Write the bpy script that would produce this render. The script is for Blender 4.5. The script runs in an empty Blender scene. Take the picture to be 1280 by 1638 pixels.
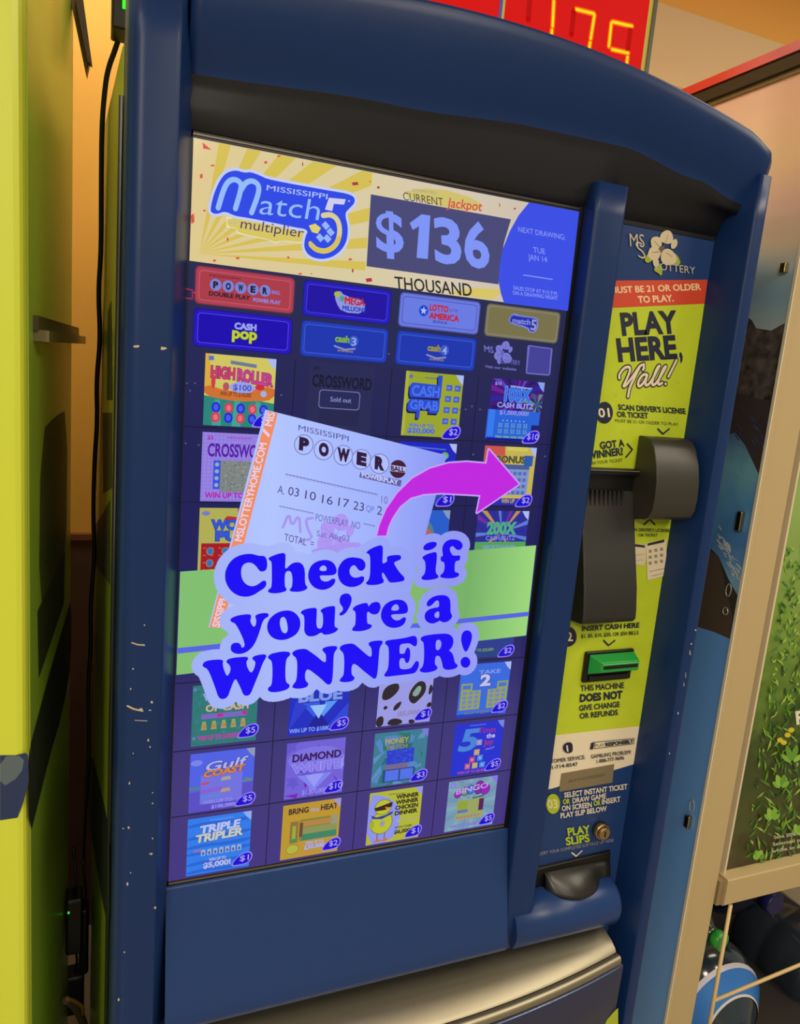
import bpy, bmesh, math, random
from mathutils import Vector, Matrix
from mathutils.geometry import tessellate_polygon

S = bpy.context.scene
C = bpy.context.collection
BASE = 0.83            # height of the display's lower edge above the floor

# ---------------------------------------------------------------- camera
F = 1211.36            # focal length in pixels of the 1280 x 1638 frame
CAM = Vector((-0.12115, -1.03661, 0.77340))
ROT = (1.38577962, -0.08558607, -0.38670112)
cd = bpy.data.cameras.new('camera'); cam = bpy.data.objects.new('camera', cd); C.objects.link(cam)
cam.location = CAM; cam.rotation_euler = ROT
cd.sensor_fit = 'VERTICAL'; cd.sensor_height = 36.0; cd.lens = F * 36.0 / 1638.0
cd.clip_start = 0.02; cd.clip_end = 60
S.camera = cam

# ---------------------------------------------------------------- world, lamps, exposure
w = bpy.data.worlds.new('world'); S.world = w; w.use_nodes = True
w.node_tree.nodes['Background'].inputs[0].default_value = (0.62, 0.56, 0.46, 1)
w.node_tree.nodes['Background'].inputs[1].default_value = 0.44
def area(name, loc, rot, sx, sy, power, col):
    l = bpy.data.lights.new(name, 'AREA'); l.shape = 'RECTANGLE'; l.size = sx; l.size_y = sy
    l.energy = power; l.color = col
    o = bpy.data.objects.new(name, l); C.objects.link(o); o.location = loc; o.rotation_euler = rot
    return o
WARM = (1.0, 0.90, 0.72)
area('unseen_overhead_lamp', (-0.9, -1.2, 2.05), (0, 0, 0), 0.35, 1.3, 12, WARM)
area('unseen_overhead_lamp', (0.9, -1.9, 2.05), (0, 0, 0), 0.35, 1.3, 28, WARM)
area('unseen_overhead_lamp', (2.4, -1.2, 2.05), (0, 0, 0), 0.35, 1.3, 34, WARM)
area('unseen_overhead_lamp', (0.3, -3.6, 2.05), (0, 0, 0), 0.35, 1.3, 30, WARM)
area('unseen_overhead_lamp', (-1.7, -3.3, 2.05), (0, 0, 0), 0.35, 1.3, 110, WARM)  # unseen, placed and made strong to reach the rack's printed side
area('unseen_overhead_lamp', (-0.13, 0.42, 2.28), (0, 0, 0), 0.3, 0.5, 18, WARM)  # added fill above the gap, brightens the back wall between the machines
area('unseen_overhead_lamp', (2.3, 0.0, 2.28), (0, 0, 0), 1.4, 0.3, 10, WARM)  # added fill, brightens the back wall at the upper right
S.view_settings.view_transform = 'Standard'; S.view_settings.look = 'None'
S.view_settings.exposure = 0.0; S.view_settings.gamma = 1.0
S.view_settings.use_curve_mapping = False
S.cycles.max_bounces = 6; S.cycles.use_denoising = True

# ---------------------------------------------------------------- helpers
RM = Matrix.Rotation(ROT[2], 3, 'Z') @ Matrix.Rotation(ROT[1], 3, 'Y') @ Matrix.Rotation(ROT[0], 3, 'X')
class Plane:
    """a real flat surface: origin, two axes in it and the normal towards the shopper"""
    def __init__(s, o, u, v, n):
        s.o = Vector(o); s.u = Vector(u).normalized(); s.v = Vector(v).normalized(); s.n = Vector(n).normalized()
    def px(s, x, y):
        d = RM @ Vector(((x - 640) / F, -(y - 819) / F, -1.0))
        t = (s.o - CAM).dot(s.n) / d.dot(s.n)
        p = CAM + d * t - s.o
        return p.dot(s.u), p.dot(s.v)
    def to3(s, a, b, lay=0.0): return s.o + s.u * a + s.v * b + s.n * lay
    def p3(s, x, y, lay=0.0):
        a, b = s.px(x, y); return s.to3(a, b, lay)
def YP(y): return Plane((0, y, 0), (1, 0, 0), (0, 0, 1), (0, -1, 0))

def lin(c): 
    c = c / 255.0
    return c / 12.92 if c <= 0.04045 else ((c + 0.055) / 1.055) ** 2.4
def rgb(c): return (lin(c[0]), lin(c[1]), lin(c[2]), 1.0)
MC = {}
def M(col, rough=0.5, metal=0.0, spec=0.5, coat=0.0, bump=0.0, bscale=60.0, vary=0.0, vscale=8.0, trans=0.0):
    key = ('m', col, rough, metal, spec, coat, bump, bscale, vary, trans)
    if key in MC: return MC[key]
    m = bpy.data.materials.new('paint_%d_%d_%d' % col); m.use_nodes = True
    nt = m.node_tree; b = nt.nodes['Principled BSDF']
    b.inputs['Base Color'].default_value = rgb(col); b.inputs['Roughness'].default_value = rough
    b.inputs['Metallic'].default_value = metal; b.inputs['Specular IOR Level'].default_value = spec
    b.inputs['Coat Weight'].default_value = coat; b.inputs['Coat Roughness'].default_value = 0.12
    b.inputs['Transmission Weight'].default_value = trans
    tc = nt.nodes.new('ShaderNodeTexCoord')
    if bump:
        n = nt.nodes.new('ShaderNodeTexNoise'); n.inputs['Scale'].default_value = bscale; n.inputs['Detail'].default_value = 3
        bp = nt.nodes.new('ShaderNodeBump'); bp.inputs['Strength'].default_value = bump; bp.inputs['Distance'].default_value = 0.002
        nt.links.new(tc.outputs['Object'], n.inputs['Vector']); nt.links.new(n.outputs['Fac'], bp.inputs['Height'])
        nt.links.new(bp.outputs['Normal'], b.inputs['Normal'])
    if vary:
        n = nt.nodes.new('ShaderNodeTexNoise'); n.inputs['Scale'].default_value = vscale; n.inputs['Detail'].default_value = 4
        r = nt.nodes.new('ShaderNodeValToRGB')
        a = rgb(col); r.color_ramp.elements[0].color = tuple(x * (1 - vary) for x in a[:3]) + (1,)
        r.color_ramp.elements[1].color = tuple(min(1, x * (1 + vary)) for x in a[:3]) + (1,)
        r.color_ramp.elements[0].position = .3; r.color_ramp.elements[1].position = .7
        nt.links.new(tc.outputs['Object'], n.inputs['Vector']); nt.links.new(n.outputs['Fac'], r.inputs[0])
        nt.links.new(r.outputs[0], b.inputs['Base Color'])
    MC[key] = m; return m
def E(col, strength=1.0):
    """lit pixels of a display behind smooth glass"""
    key = ('e', col, strength)
    if key in MC: return MC[key]
    m = bpy.data.materials.new('lit_%d_%d_%d' % col); m.use_nodes = True
    b = m.node_tree.nodes['Principled BSDF']
    b.inputs['Base Color'].default_value = (0.004, 0.004, 0.006, 1); b.inputs['Roughness'].default_value = 0.12
    b.inputs['Specular IOR Level'].default_value = 0.16
    b.inputs['Emission Color'].default_value = rgb(col); b.inputs['Emission Strength'].default_value = strength
    MC[key] = m; return m
def ramp_mat(name, axis, stops, emit=False, rough=0.5, noise=0.0, nscale=10.0, base=0):
    """material whose colour runs along a world axis of the thing (a printed or displayed gradient)"""
    m = bpy.data.materials.new(name); m.use_nodes = True; nt = m.node_tree; b = nt.nodes['Principled BSDF']
    tc = nt.nodes.new('ShaderNodeTexCoord'); sp = nt.nodes.new('ShaderNodeSeparateXYZ')
    nt.links.new(tc.outputs['Object'], sp.inputs[0])
    mr = nt.nodes.new('ShaderNodeMapRange'); lo, hi = stops[0][0], stops[-1][0]
    mr.inputs['From Min'].default_value = lo - base; mr.inputs['From Max'].default_value = hi - base
    src = sp.outputs[axis]
    if noise:
        n = nt.nodes.new('ShaderNodeTexNoise'); n.inputs['Scale'].default_value = nscale; n.inputs['Detail'].default_value = 5
        nt.links.new(tc.outputs['Object'], n.inputs['Vector'])
        ma = nt.nodes.new('ShaderNodeMath'); ma.operation = 'MULTIPLY_ADD'; ma.inputs[1].default_value = noise
        nt.links.new(n.outputs['Fac'], ma.inputs[0]); nt.links.new(src, ma.inputs[2])
        ms = nt.nodes.new('ShaderNodeMath'); ms.operation = 'SUBTRACT'; ms.inputs[1].default_value = noise / 2
        nt.links.new(ma.outputs[0], ms.inputs[0]); src = ms.outputs[0]
    nt.links.new(src, mr.inputs['Value'])
    r = nt.nodes.new('ShaderNodeValToRGB'); cr = r.color_ramp
    while len(cr.elements) < len(stops): cr.elements.new(0.5)
    for e, (p, c) in zip(cr.elements, stops):
        e.position = (p - lo) / (hi - lo); e.color = rgb(c)
    nt.links.new(mr.outputs[0], r.inputs[0])
    if emit:
        b.inputs['Base Color'].default_value = (0.004, 0.004, 0.006, 1); b.inputs['Specular IOR Level'].default_value = 0.16
        nt.links.new(r.outputs[0], b.inputs['Emission Color']); b.inputs['Emission Strength'].default_value = 1.0
    else: nt.links.new(r.outputs[0], b.inputs['Base Color'])
    b.inputs['Roughness'].default_value = rough
    return m

def tag(o, label=None, cat=None, group=None, kind=None):
    if label: o['label'] = label
    if cat: o['category'] = cat
    if group: o['group'] = group
    if kind: o['kind'] = kind
    return o
ORG = {}
def thing(name, label, cat, loc, group=None):
    o = bpy.data.objects.new(name, None); C.objects.link(o); o.location = loc; o.empty_display_size = 0.05
    ORG[o.name] = Vector(loc); return tag(o, label, cat, group)
class B:
    """collects geometry of ONE mesh object in world coordinates"""
    def __init__(s): s.v = []; s.f = []; s.m = []; s.sm = []; s.mats = []
    def mi(s, m):
        if m not in s.mats: s.mats.append(m)
        return s.mats.index(m)
    def add(s, vs, fs, m, smooth=False):
        k = len(s.v); s.v += [tuple(v) for v in vs]; i = s.mi(m)
        for f in fs: s.f.append([a + k for a in f]); s.m.append(i); s.sm.append(smooth)
    def box(s, a, b, m):
        (x0, y0, z0), (x1, y1, z1) = a, b
        vs = [(x, y, z) for x in (x0, x1) for y in (y0, y1) for z in (z0, z1)]
        s.add(vs, [(0,1,3,2),(4,6,7,5),(0,4,5,1),(2,3,7,6),(0,2,6,4),(1,5,7,3)], m)
    def hexa(s, lo, hi, m):
        """two quads joined"""
        s.add(list(lo) + list(hi), [(3,2,1,0),(4,5,6,7),(0,1,5,4),(1,2,6,5),(2,3,7,6),(3,0,4,7)], m)
    def loft(s, rows, m, smooth=True, close=False):
        n = len(rows[0]); vs = [p for r in rows for p in r]; fs = []
        for i in range(len(rows) - 1):
            for j in range(n - (0 if close else 1)):
                k = (j + 1) % n
                fs.append((i*n + j, i*n + k, (i+1)*n + k, (i+1)*n + j))
        s.add(vs, fs, m, smooth)
    def prism(s, prof, axis, a, b, m, smooth=False):
        """closed profile of 2-D points swept along an axis ('z': xy points, 'x': yz points)"""
        def P(p, t): return (p[0], p[1], t) if axis == 'z' else ((t, p[0], p[1]) if axis == 'x' else (p[0], t, p[1]))
        lo = [P(p, a) for p in prof]; hi = [P(p, b) for p in prof]; n = len(prof)
        s.add(lo + hi, [(i, (i+1) % n, n + (i+1) % n, n + i) for i in range(n)], m, smooth)
        tri = tessellate_polygon([[Vector((p[0], p[1], 0)) for p in prof]])
        s.add(lo, [t for t in tri], m); s.add(hi, [t[::-1] for t in tri], m)
    def tube(s, pts, r, m, n=10, caps=True):
        pts = [Vector(p) for p in pts]; rows = []
        rs = r if isinstance(r, (list, tuple)) else [r] * len(pts)
        for i, p in enumerate(pts):
            d = (pts[min(i+1, len(pts)-1)] - pts[max(i-1, 0)]).normalized()
            u = d.cross(Vector((0.3, 0.9, 0.1)))
            if u.length < 1e-3: u = d.cross(Vector((1, 0, 0)))
            u.normalize(); v = d.cross(u)
            rows.append([p + (u * math.cos(2*math.pi*k/n) + v * math.sin(2*math.pi*k/n)) * rs[i] for k in range(n)])
        s.loft(rows, m, True, True)
        if caps:
            s.add(rows[0], [tuple(range(n))[::-1]], m); s.add(rows[-1], [tuple(range(n))], m)
    def build(s, name, parent=None, bevel=0.0, seg=2, kind=None, label=None, auto=False):
        org = Vector((0, 0, 0)); p = parent
        while p is not None and p.name not in ORG: p = p.parent
        if p is not None: org = ORG[p.name]
        me = bpy.data.meshes.new(name)
        me.from_pydata([tuple(Vector(v) - org) for v in s.v], [], s.f)
        for m in s.mats: me.materials.append(m)
        me.polygons.foreach_set('material_index', s.m); me.polygons.foreach_set('use_smooth', s.sm)
        bm = bmesh.new(); bm.from_mesh(me)
        if not getattr(s, 'flat', False):
            bmesh.ops.remove_doubles(bm, verts=bm.verts, dist=1e-6); bmesh.ops.recalc_face_normals(bm, faces=bm.faces)
        bm.to_mesh(me); bm.free(); me.update()
        o = bpy.data.objects.new(name, me); C.objects.link(o); o.parent = parent
        if bevel:
            md = o.modifiers.new('bevel', 'BEVEL'); md.width = bevel; md.segments = seg; md.limit_method = 'ANGLE'; md.angle_limit = math.radians(40)
            for q in me.polygons: q.use_smooth = True
            md.harden_normals = True
        if kind: o['kind'] = kind
        if label: o['label'] = label
        return o

def chaikin(pts, it=2, closed=True):
    for _ in range(it):
        out = []; n = len(pts)
        rng = range(n) if closed else range(n - 1)
        if not closed: out.append(pts[0])
        for i in rng:
            a, b = pts[i], pts[(i+1) % n]
            out.append((a[0]*.75 + b[0]*.25, a[1]*.75 + b[1]*.25)); out.append((a[0]*.25 + b[0]*.75, a[1]*.25 + b[1]*.75))
        if not closed: out.append(pts[-1])
        pts = out
    return pts
TX = {}
def glyphs(t, wt):
    key = (t, wt)
    if key not in TX:
        c = bpy.data.curves.new('t', 'FONT'); c.body = t; c.size = 1.0; c.offset = wt; c.resolution_u = 3
        o = bpy.data.objects.new('t', c); me = o.to_mesh()
        v = [(p.co[0], p.co[1]) for p in me.vertices]; f = [tuple(p.vertices) for p in me.polygons]
        o.to_mesh_clear(); bpy.data.objects.remove(o); bpy.data.curves.remove(c)
        TX[key] = (v, f, min(p[0] for p in v), max(p[0] for p in v))
    return TX[key]
EPS = 1e-5
EPM = 1.2e-5
class D(B):
    """flat print on a plane; f maps source coordinates to the plane"""
    flat = True
    def __init__(s, pl, base=0.0, mat=M, f=None, k=0.00098, yd=True):
        super().__init__(); s.pl = pl; s.lay = base; s.mat = mat; s.fm = f or pl.px; s.k = k; s.yd = yd
    def put(s, vs, fs, col):
        m = col if not isinstance(col, tuple) else s.mat(col)
        s.add([s.pl.to3(a, b, s.lay) for a, b in vs], fs, m)
    def up(s): s.lay += EPS if s.mat is E else EPM
    def poly(s, pts, col, sm=0, holes=()):
        s.up()
        loops = [[s.fm(*p) for p in (chaikin(pts, sm) if sm else pts)]] + [[s.fm(*p) for p in (chaikin(h, sm) if sm else h)] for h in holes]
        vv = [p for l in loops for p in l]
        tri = tessellate_polygon([[Vector((a, b, 0)) for a, b in l] for l in loops])
        s.put(vv, tri, col)
    def rect(s, x0, y0, x1, y1, col): s.poly([(x0, y0), (x1, y0), (x1, y1), (x0, y1)], col)
    def rrect(s, x0, y0, x1, y1, r, col, ry=None):
        ry = ry or r; pts = []
        for cx, cy, a in ((x1-r, y1-ry, 0), (x0+r, y1-ry, 90), (x0+r, y0+ry, 180), (x1-r, y0+ry, 270)):
            for k in range(5):
                t = math.radians(a + k*22.5); pts.append((cx + r*math.cos(t), cy + ry*math.sin(t)))
        s.poly(pts, col)
    def ell(s, cx, cy, rx, ry, col, n=20):
        s.poly([(cx + rx*math.cos(2*math.pi*i/n), cy + ry*math.sin(2*math.pi*i/n)) for i in range(n)], col)
    def stroke(s, pts, wd, col, closed=False, sm=0, same=False, taper=None):
        """round-jointed line of width wd source units"""
        if not same: s.up()
        if sm: pts = chaikin(pts, sm, closed)
        q = [s.fm(*p) for p in pts]; r0 = wd * s.k / 2; n = len(q)
        for i in range(n if closed else n - 1):
            a = Vector(q[i]); b = Vector(q[(i+1) % n]); d = b - a
            if d.length < 1e-7: continue
            r = r0 if not taper else r0 * (taper[0] + (taper[1]-taper[0]) * i / max(1, n-1))
            u = Vector((-d.y, d.x)).normalized() * r
            s.put([a+u, b+u, b-u, a-u], [(0, 1, 2, 3)], col); s.lay += 0 if s.mat is E else 1.5e-6
        for i, p in enumerate(q):
            r = r0 if not taper else r0 * (taper[0] + (taper[1]-taper[0]) * i / max(1, n-1))
            m = 12 if wd > 6 else 8
            s.put([(p[0] + r*math.cos(2*math.pi*j/m), p[1] + r*math.sin(2*math.pi*j/m)) for j in range(m)], [tuple(range(m))], col); s.lay += 0 if s.mat is E else 1.5e-6
    def text(s, t, p0, p1, h, col, wt=0.0, sl=0.0, out=None, upv=None, jit=0):
        """baseline from p0 to p1, capital height h, slant sl; out=(colour, extra weight)"""
        v0, f0, xa, xb = glyphs(t, wt)
        x0, y0 = p0; x1, y1 = p1
        if upv is None: upv = (h * ((x0 - 75) / (y0 - 7291) + sl), -h) if s.yd else (h * sl, h)
        else: upv = (upv[0] * h, upv[1] * h)
        lays = ([(out[0], wt + out[1])] if out else []) + [(col, wt)]
        for c, ww in lays:
            s.up()
            if 'M' in t and ww > 0:      # the weighted M of the font folds over itself: print it in shifted passes
                v, f, _, _ = glyphs(t, 0.0); sh = [(-ww, 0), (ww, 0), (0, -ww * .8), (0, ww * .8), (-ww * .7, ww * .6), (ww * .7, -ww * .6)]
            else: v, f, _, _ = glyphs(t, ww); sh = [(0, 0)]
            for sx_, sy_ in sh:
             L = []; s.lay += 0 if s.mat is E else 1.5e-6
             for a, b in v:
                a += sx_; b += sy_
                k = (a - xa) / (xb - xa); h_ = b / 0.70
                L.append(s.fm(x0 + (x1-x0)*k + upv[0]*h_, y0 + (y1-y0)*k + upv[1]*h_))
             s.put(L, f, c)
def cr(ox, oy, sc, pts): return [(ox + x / sc, oy + y / sc) for x, y in pts]
# ================================================================ the setting
def struct(b, name, bevel=0): o = b.build(name, None, bevel); o['kind'] = 'structure'; return o
b = B(); b.box((-3.5, -5, -0.93), (4.5, 1.1, -0.83), M((150, 138, 118), 0.35, vary=.12, vscale=3)); struct(b, 'floor')
b = B(); b.box((-3.5, 1.0, -0.83), (4.5, 1.1, 2.35), M((240, 182, 78), 0.6, bump=.15, bscale=400)); struct(b, 'wall_back')
b = B(); b.box((-3.5, 0.985, -0.83), (4.5, 1.0, 0.285), M((84, 56, 44), 0.5, vary=.15, vscale=5)); struct(b, 'trim_1')
b = B(); b.box((-3.5, 0.978, 0.285), (4.5, 1.0, 0.30), M((120, 74, 40), 0.5)); struct(b, 'trim_2')
b = B(); b.box((0.9, 0.97, 1.665), (4.5, 1.0, 1.885), M((222, 202, 150), 0.6)); struct(b, 'trim_3')
b = B(); b.box((0.9, 0.955, 1.655), (4.5, 0.985, 1.675), M((206, 178, 112), 0.6)); struct(b, 'trim_4')
b = B(); b.box((-3.5, -5, 2.35), (4.5, 1.1, 2.40), M((214, 196, 160), 0.8)); struct(b, 'ceiling')

# ================================================================ the ticket kiosk
KN = (0, 0.40, -0.83)
kiosk = thing('lottery_kiosk', 'tall navy blue lottery ticket machine with large portrait touch screen and lime instruction strip', 'ticket machine', KN)
NAVY = M((18, 47, 98), 0.36, spec=.32, bump=.06, bscale=900)
NAVY2 = M((32, 60, 114), 0.32, spec=.35, bump=.05, bscale=900)
BLK = M((14, 14, 16), 0.35)
DARK = M((30, 30, 32), 0.4)
# cabinet behind the front shell
b = B(); b.box((-0.0785, 0.05, -0.83), (0.895, 0.60, 1.16), M((40, 46, 30), 0.5)); b.build('cabinet_body', kiosk, .004)
def vshell(prof, z0, z1, name, mat, top=None):
    b = B(); b.prism(prof, 'z', z0, z1, mat, True)
    o = b.build(name, kiosk); return o
def arc(cx, cy, r, a0, a1, n=6):
    return [(cx + r*math.cos(math.radians(a0 + (a1-a0)*i/n)), cy + r*math.sin(math.radians(a0 + (a1-a0)*i/n))) for i in range(n+1)]
# left pillar of the front frame: round outer corner, broad face, chamfer towards the glass
def pillar(prof, z0, z1, name, mat, ztop=None):
    rows = []; zs = [z0 + (z1 - z0) * i / 30 for i in range(31)]
    for z in zs: rows.append([(x, y, z) for x, y in prof])
    b = B(); b.loft(rows, mat, True, True)
    tri = tessellate_polygon([[Vector((p[0], p[1], 0)) for p in prof]])
    b.add(rows[-1], list(tri), mat); b.add(rows[0], list(tri), mat)
    return b.build(name, kiosk)
lp = [(-.0795, .05), (-.0795, .0)] + arc(-.0595, -.030, .020, 180, 268, 8) + [(-.045, -.0510), (-.035, -.0508)] + arc(-.027, -.0445, .006, 265, 330, 4) + [(-.003, -.004), (-.003, .05)]
pillar(lp, -0.83, 1.185, 'left_pillar', NAVY)
rp = [(.905, .05), (.905, -.02)] + arc(.893, -.041, .009, -10, -90, 4) + arc(.879, -.045, .006, 270, 200, 4) + [(.864, .021), (.864, .05)]
pillar(rp, -0.83, 1.13, 'right_pillar', NAVY)
dv = [(.5815, .03), (.5815, -.022)] + arc(.5885, -.023, .007, 180, 270, 4) + arc(.632, -.022, .008, 270, 360, 4) + [(.640, .03)]
pillar(dv, -0.235, 1.075, 'divider_post', NAVY)
# hood: arched top edge, face leaning under, cove back to the glass
def ztop(x): return 1.243 - 0.060 * ((x - 0.40) / 0.47) ** 2 - (.014 * ((x - .848) / .0535) ** .9 if x > .848 else 0)
def interp(x, tb):
    for (a, va), (c, vc) in zip(tb, tb[1:]):
        if x <= c:
            t = max(0.0, (x - a) / (c - a)); t = t*t*(3-2*t); return va + (vc - va) * t
    return tb[-1][1]
def zlip(x): return interp(x, [(-.02, 1.105), (.25, 1.118), (.48, 1.132), (.62, 1.134), (.77, 1.112), (.86, 1.092), (.9, 1.085)])
rows = []
for i in range(61):
    x = -.0115 + (.9015 + .0115) * i / 60
    zt = ztop(x); zl = zlip(x); e = max(0.0, (x - .885) / .0165); yo = .012 * e * e + .012 * max(0.0, 1 - (x + .0115) / .30) ** 2
    r = [(x, .05, 1.15), (x, .05, zt - .004), (x, -.030 + yo, zt), (x, -.046 + yo, zt - .001), (x, -.0505 + yo, zt - .003), (x, -.052 + yo, zt - .007)]
    for k in range(1, 9):
        t = k / 8; r.append((x, -.052 + yo + .028 * t ** 1.6, zt - .007 - (zt - .007 - zl - .004) * t))
    r += [(x, -.0225 + yo, zl - .003), (x, -.020 + yo, zl - .010), (x, -.017 + yo, zl - .018)]
    if x < .60: r += [(x, -.012, 1.070), (x, -.0045, 1.052), (x, -.002, 1.0425), (x, .03, 1.0425), (x, .05, 1.15)]
    else: r += [(x, -.006, 1.080), (x, .008, 1.062), (x, .0195, 1.036), (x, .03, 1.036), (x, .05, 1.15)]
    rows.append(r)
b = B(); n = len(rows[0]); K_ = 14
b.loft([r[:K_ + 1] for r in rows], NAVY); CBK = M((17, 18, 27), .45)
b.add(rows[-1], [tuple(range(n - 1))], NAVY); b.add(rows[0], [tuple(range(n - 1))], NAVY)
b.build('hood', kiosk)
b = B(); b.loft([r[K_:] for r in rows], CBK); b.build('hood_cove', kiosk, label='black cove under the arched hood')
# recessed panel on the right
b = B(); b.box((.64, .02, -.60), (.864, .05, 1.05), NAVY2); b.build('recessed_panel', kiosk)
b = B(); b.prism([(.015, 1.06), (.020, 1.06), (.020, 1.034), (.0185, 1.034)], 'x', .645, .862, M((16, 16, 20), .5)); b.build('recess_shadow_strip', kiosk)  # dark strip standing in for the shadow at the recess top
# chin door below the glass
rows = []
for i in range(25):
    x = -.004 + (.581 + .004) * i / 24; r = []
    for y, z in [(.02, -.009), (-.0015, -.009), (-.0035, -.013), (-.010, -.05), (-.020, -.10), (-.031, -.15), (-.041, -.195), (-.044, -.215), (-.042, -.225), (-.034, -.231), (.02, -.236)]:
        r.append((x, y, z))
    rows.append(r)
b = B(); b.loft(rows, NAVY2, True, True); b.build('chin_door', kiosk)
# round bar below the play slip slot
b = B(); b.tube([(.600, .004, -.205), (.828, .004, -.205), (.834, .004, -.205), (.838, .004, -.205)], [.048, .048, .045, .038], NAVY2, 32); b.build('round_bar', kiosk)
# steel ticket tray with bowed lip
def bow(x): return -.058 - .048 * (1 - ((x - .40) / .43) ** 2)
STEEL = M((176, 168, 146), .48, metal=1.0, bump=.10, bscale=60)
rows = []
for i in range(41):
    x = -.012 + (.832 + .012) * i / 40; yb = bow(x)
    rows.append([(x, .045, -.235), (x, .035, -.262), (x, .0, -.268), (x, yb*.5, -.276), (x, yb + .016, -.284), (x, yb + .012, -.2885)])
b = B(); b.loft(rows, STEEL, True)
b.build('ticket_tray', kiosk)
rows = []
for i in range(41):
    x = -.012 + (.832 + .012) * i / 40; yb = bow(x)
    rows.append([(x, yb + .010, -.2885), (x, yb + .004, -.2865), (x, yb - .002, -.288), (x, yb - .005, -.294), (x, yb - .003, -.302), (x, yb + .006, -.306)])
b = B(); b.loft(rows, STEEL, True); b.build('tray_lip', kiosk)
rows = []
for i in range(41):
    x = -.012 + (.842 + .012) * i / 40; yb = bow(x)
    rows.append([(x, .05, -.308), (x, yb + .006, -.308), (x, yb - .002, -.3095), (x, yb - .004, -.313), (x, yb - .002, -.40), (x, yb + .01, -.60), (x, yb + .02, -.80), (x, .05, -.80)])
b = B(); b.loft(rows, M((44, 48, 74), .33), True, True); b.build('lower_door', kiosk)
b = B(); b.tube([(x_, bow(x_) - .003, -.3085) for x_ in [(-.012 + .852 * i / 40) for i in range(41)]], .0013, M((120, 140, 190), .2, metal=.6), 6); b.build('edge_trim', kiosk)
d = D(YP(-.0605), .0, M); d.poly([(966, 1638), (979, 1622), (989, 1612), (989, 1700), (900, 1700)], (170, 185, 45)); 
d.build('lime_decal', kiosk)
# lime side panel and its decals (seen along the gap on the left)
SP = Plane((-.0805, .06, 0), (-.012, .80, 0), (0, 0, 1), (-.80, -.012, 0))
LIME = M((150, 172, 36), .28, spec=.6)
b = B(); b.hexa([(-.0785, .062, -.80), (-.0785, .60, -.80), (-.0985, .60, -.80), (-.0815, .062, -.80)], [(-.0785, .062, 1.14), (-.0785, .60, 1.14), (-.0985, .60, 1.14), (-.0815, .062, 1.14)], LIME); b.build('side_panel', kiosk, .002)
SP = Plane((-.0818, .062, 0), (-.017, .538, 0), (0, 0, 1), (-.538, -.017, 0))
d = D(SP, .0002, M)
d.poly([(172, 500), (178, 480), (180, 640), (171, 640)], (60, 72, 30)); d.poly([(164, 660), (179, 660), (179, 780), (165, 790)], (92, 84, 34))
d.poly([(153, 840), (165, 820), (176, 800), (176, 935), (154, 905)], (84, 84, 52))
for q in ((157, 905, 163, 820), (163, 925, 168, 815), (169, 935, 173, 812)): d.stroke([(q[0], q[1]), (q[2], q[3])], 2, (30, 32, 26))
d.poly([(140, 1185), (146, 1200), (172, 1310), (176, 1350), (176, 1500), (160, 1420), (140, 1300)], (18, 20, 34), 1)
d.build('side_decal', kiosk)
b = B(); b.tube([(-.0812, .058, 1.08), (-.0812, .058, -.45)], .0042, M((24, 27, 26), .4), 8); b.build('side_gap_line', kiosk)  # dark tube drawn for the black gap line ahead of the side panel
# chips in the paint of the frame
random.seed(4)
d = D(YP(-.0508), .0, M)
CH = (196, 180, 150)
def chip(x, y, w_, h_, c=CH):
    d.poly([(x + w_*math.cos(t*math.pi/4) * random.uniform(.5, 1), y + h_*math.sin(t*math.pi/4) * random.uniform(.5, 1)) for t in range(8)], c)
for a in [(219, 554, 7, 3), (261, 557, 7, 3.5), (247, 705, 4, 1.6), (233, 1031, 5, 3), (225, 1135, 5, 2.4), (243, 1123, 3, 2.4), (240, 1136, 3.5, 1.6), (207, 1253, 1.8, 3), (242, 1366, 4, 2), (204, 1414, 2, 3.5),
          (248, 1452, 2, 3.2), (190, 1599, 2, 3.5), (213, 1070, 2, 2), (209, 1102, 1.6, 2), (231, 1000, 1.6, 1.6), (206, 1324, 2.2, 3), (197, 1325, 1.2, 2), (244, 1268, 1.5, 1.5), (244, 1285, 1.6, 1.5),
          (244, 1341, 1.5, 1.8), (209, 1396, 1.5, 1.5), (213, 1205, 1.5, 1.5), (240, 1195, 1.5, 2), (237, 1184, 2, 3), (199, 1523, 1.5, 2), (450 / 2, 20, .1, .1)]: chip(*a)
d.stroke([(211, 1028), (220, 1031), (231, 1032)], 1.8, CH); d.stroke([(204, 1129), (214, 1134), (228, 1137)], 2.4, CH); d.stroke([(216, 1152), (235, 1153)], 1.4, (150, 150, 160))
d.build('paint_chips', kiosk, kind='stuff')
d = D(YP(-.0512), .0, M)
for a in [(q_[0] - 9,) + q_[1:] for q_ in [(1122, 1008, 1.6, 1.6), (1115, 1030, 1.5, 2), (1113, 1045, 1.6, 6, (150, 150, 140)), (1106, 1080, 1.2, 6, (120, 130, 150)), (1103, 1095, 1.6, 4, (120, 130, 150)), (1094, 1141, 1.6, 2.4), (1080, 1205, 1.3, 2)]]: chip(*a)
d.build('paint_chips', kiosk, kind='stuff')
d = D(YP(.0195), .0, M)
for a in [(1059, 1286, 1.6, 1.6), (1025, 1361, 3, 1.4), (1030, 1388, 1.6, 1.6), (1016, 1399, 1.8, 3.4), (1021, 1457, 2.4, 2, (110, 120, 150))]: chip(*a)
d.build('paint_chips', kiosk, kind='stuff')
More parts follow.
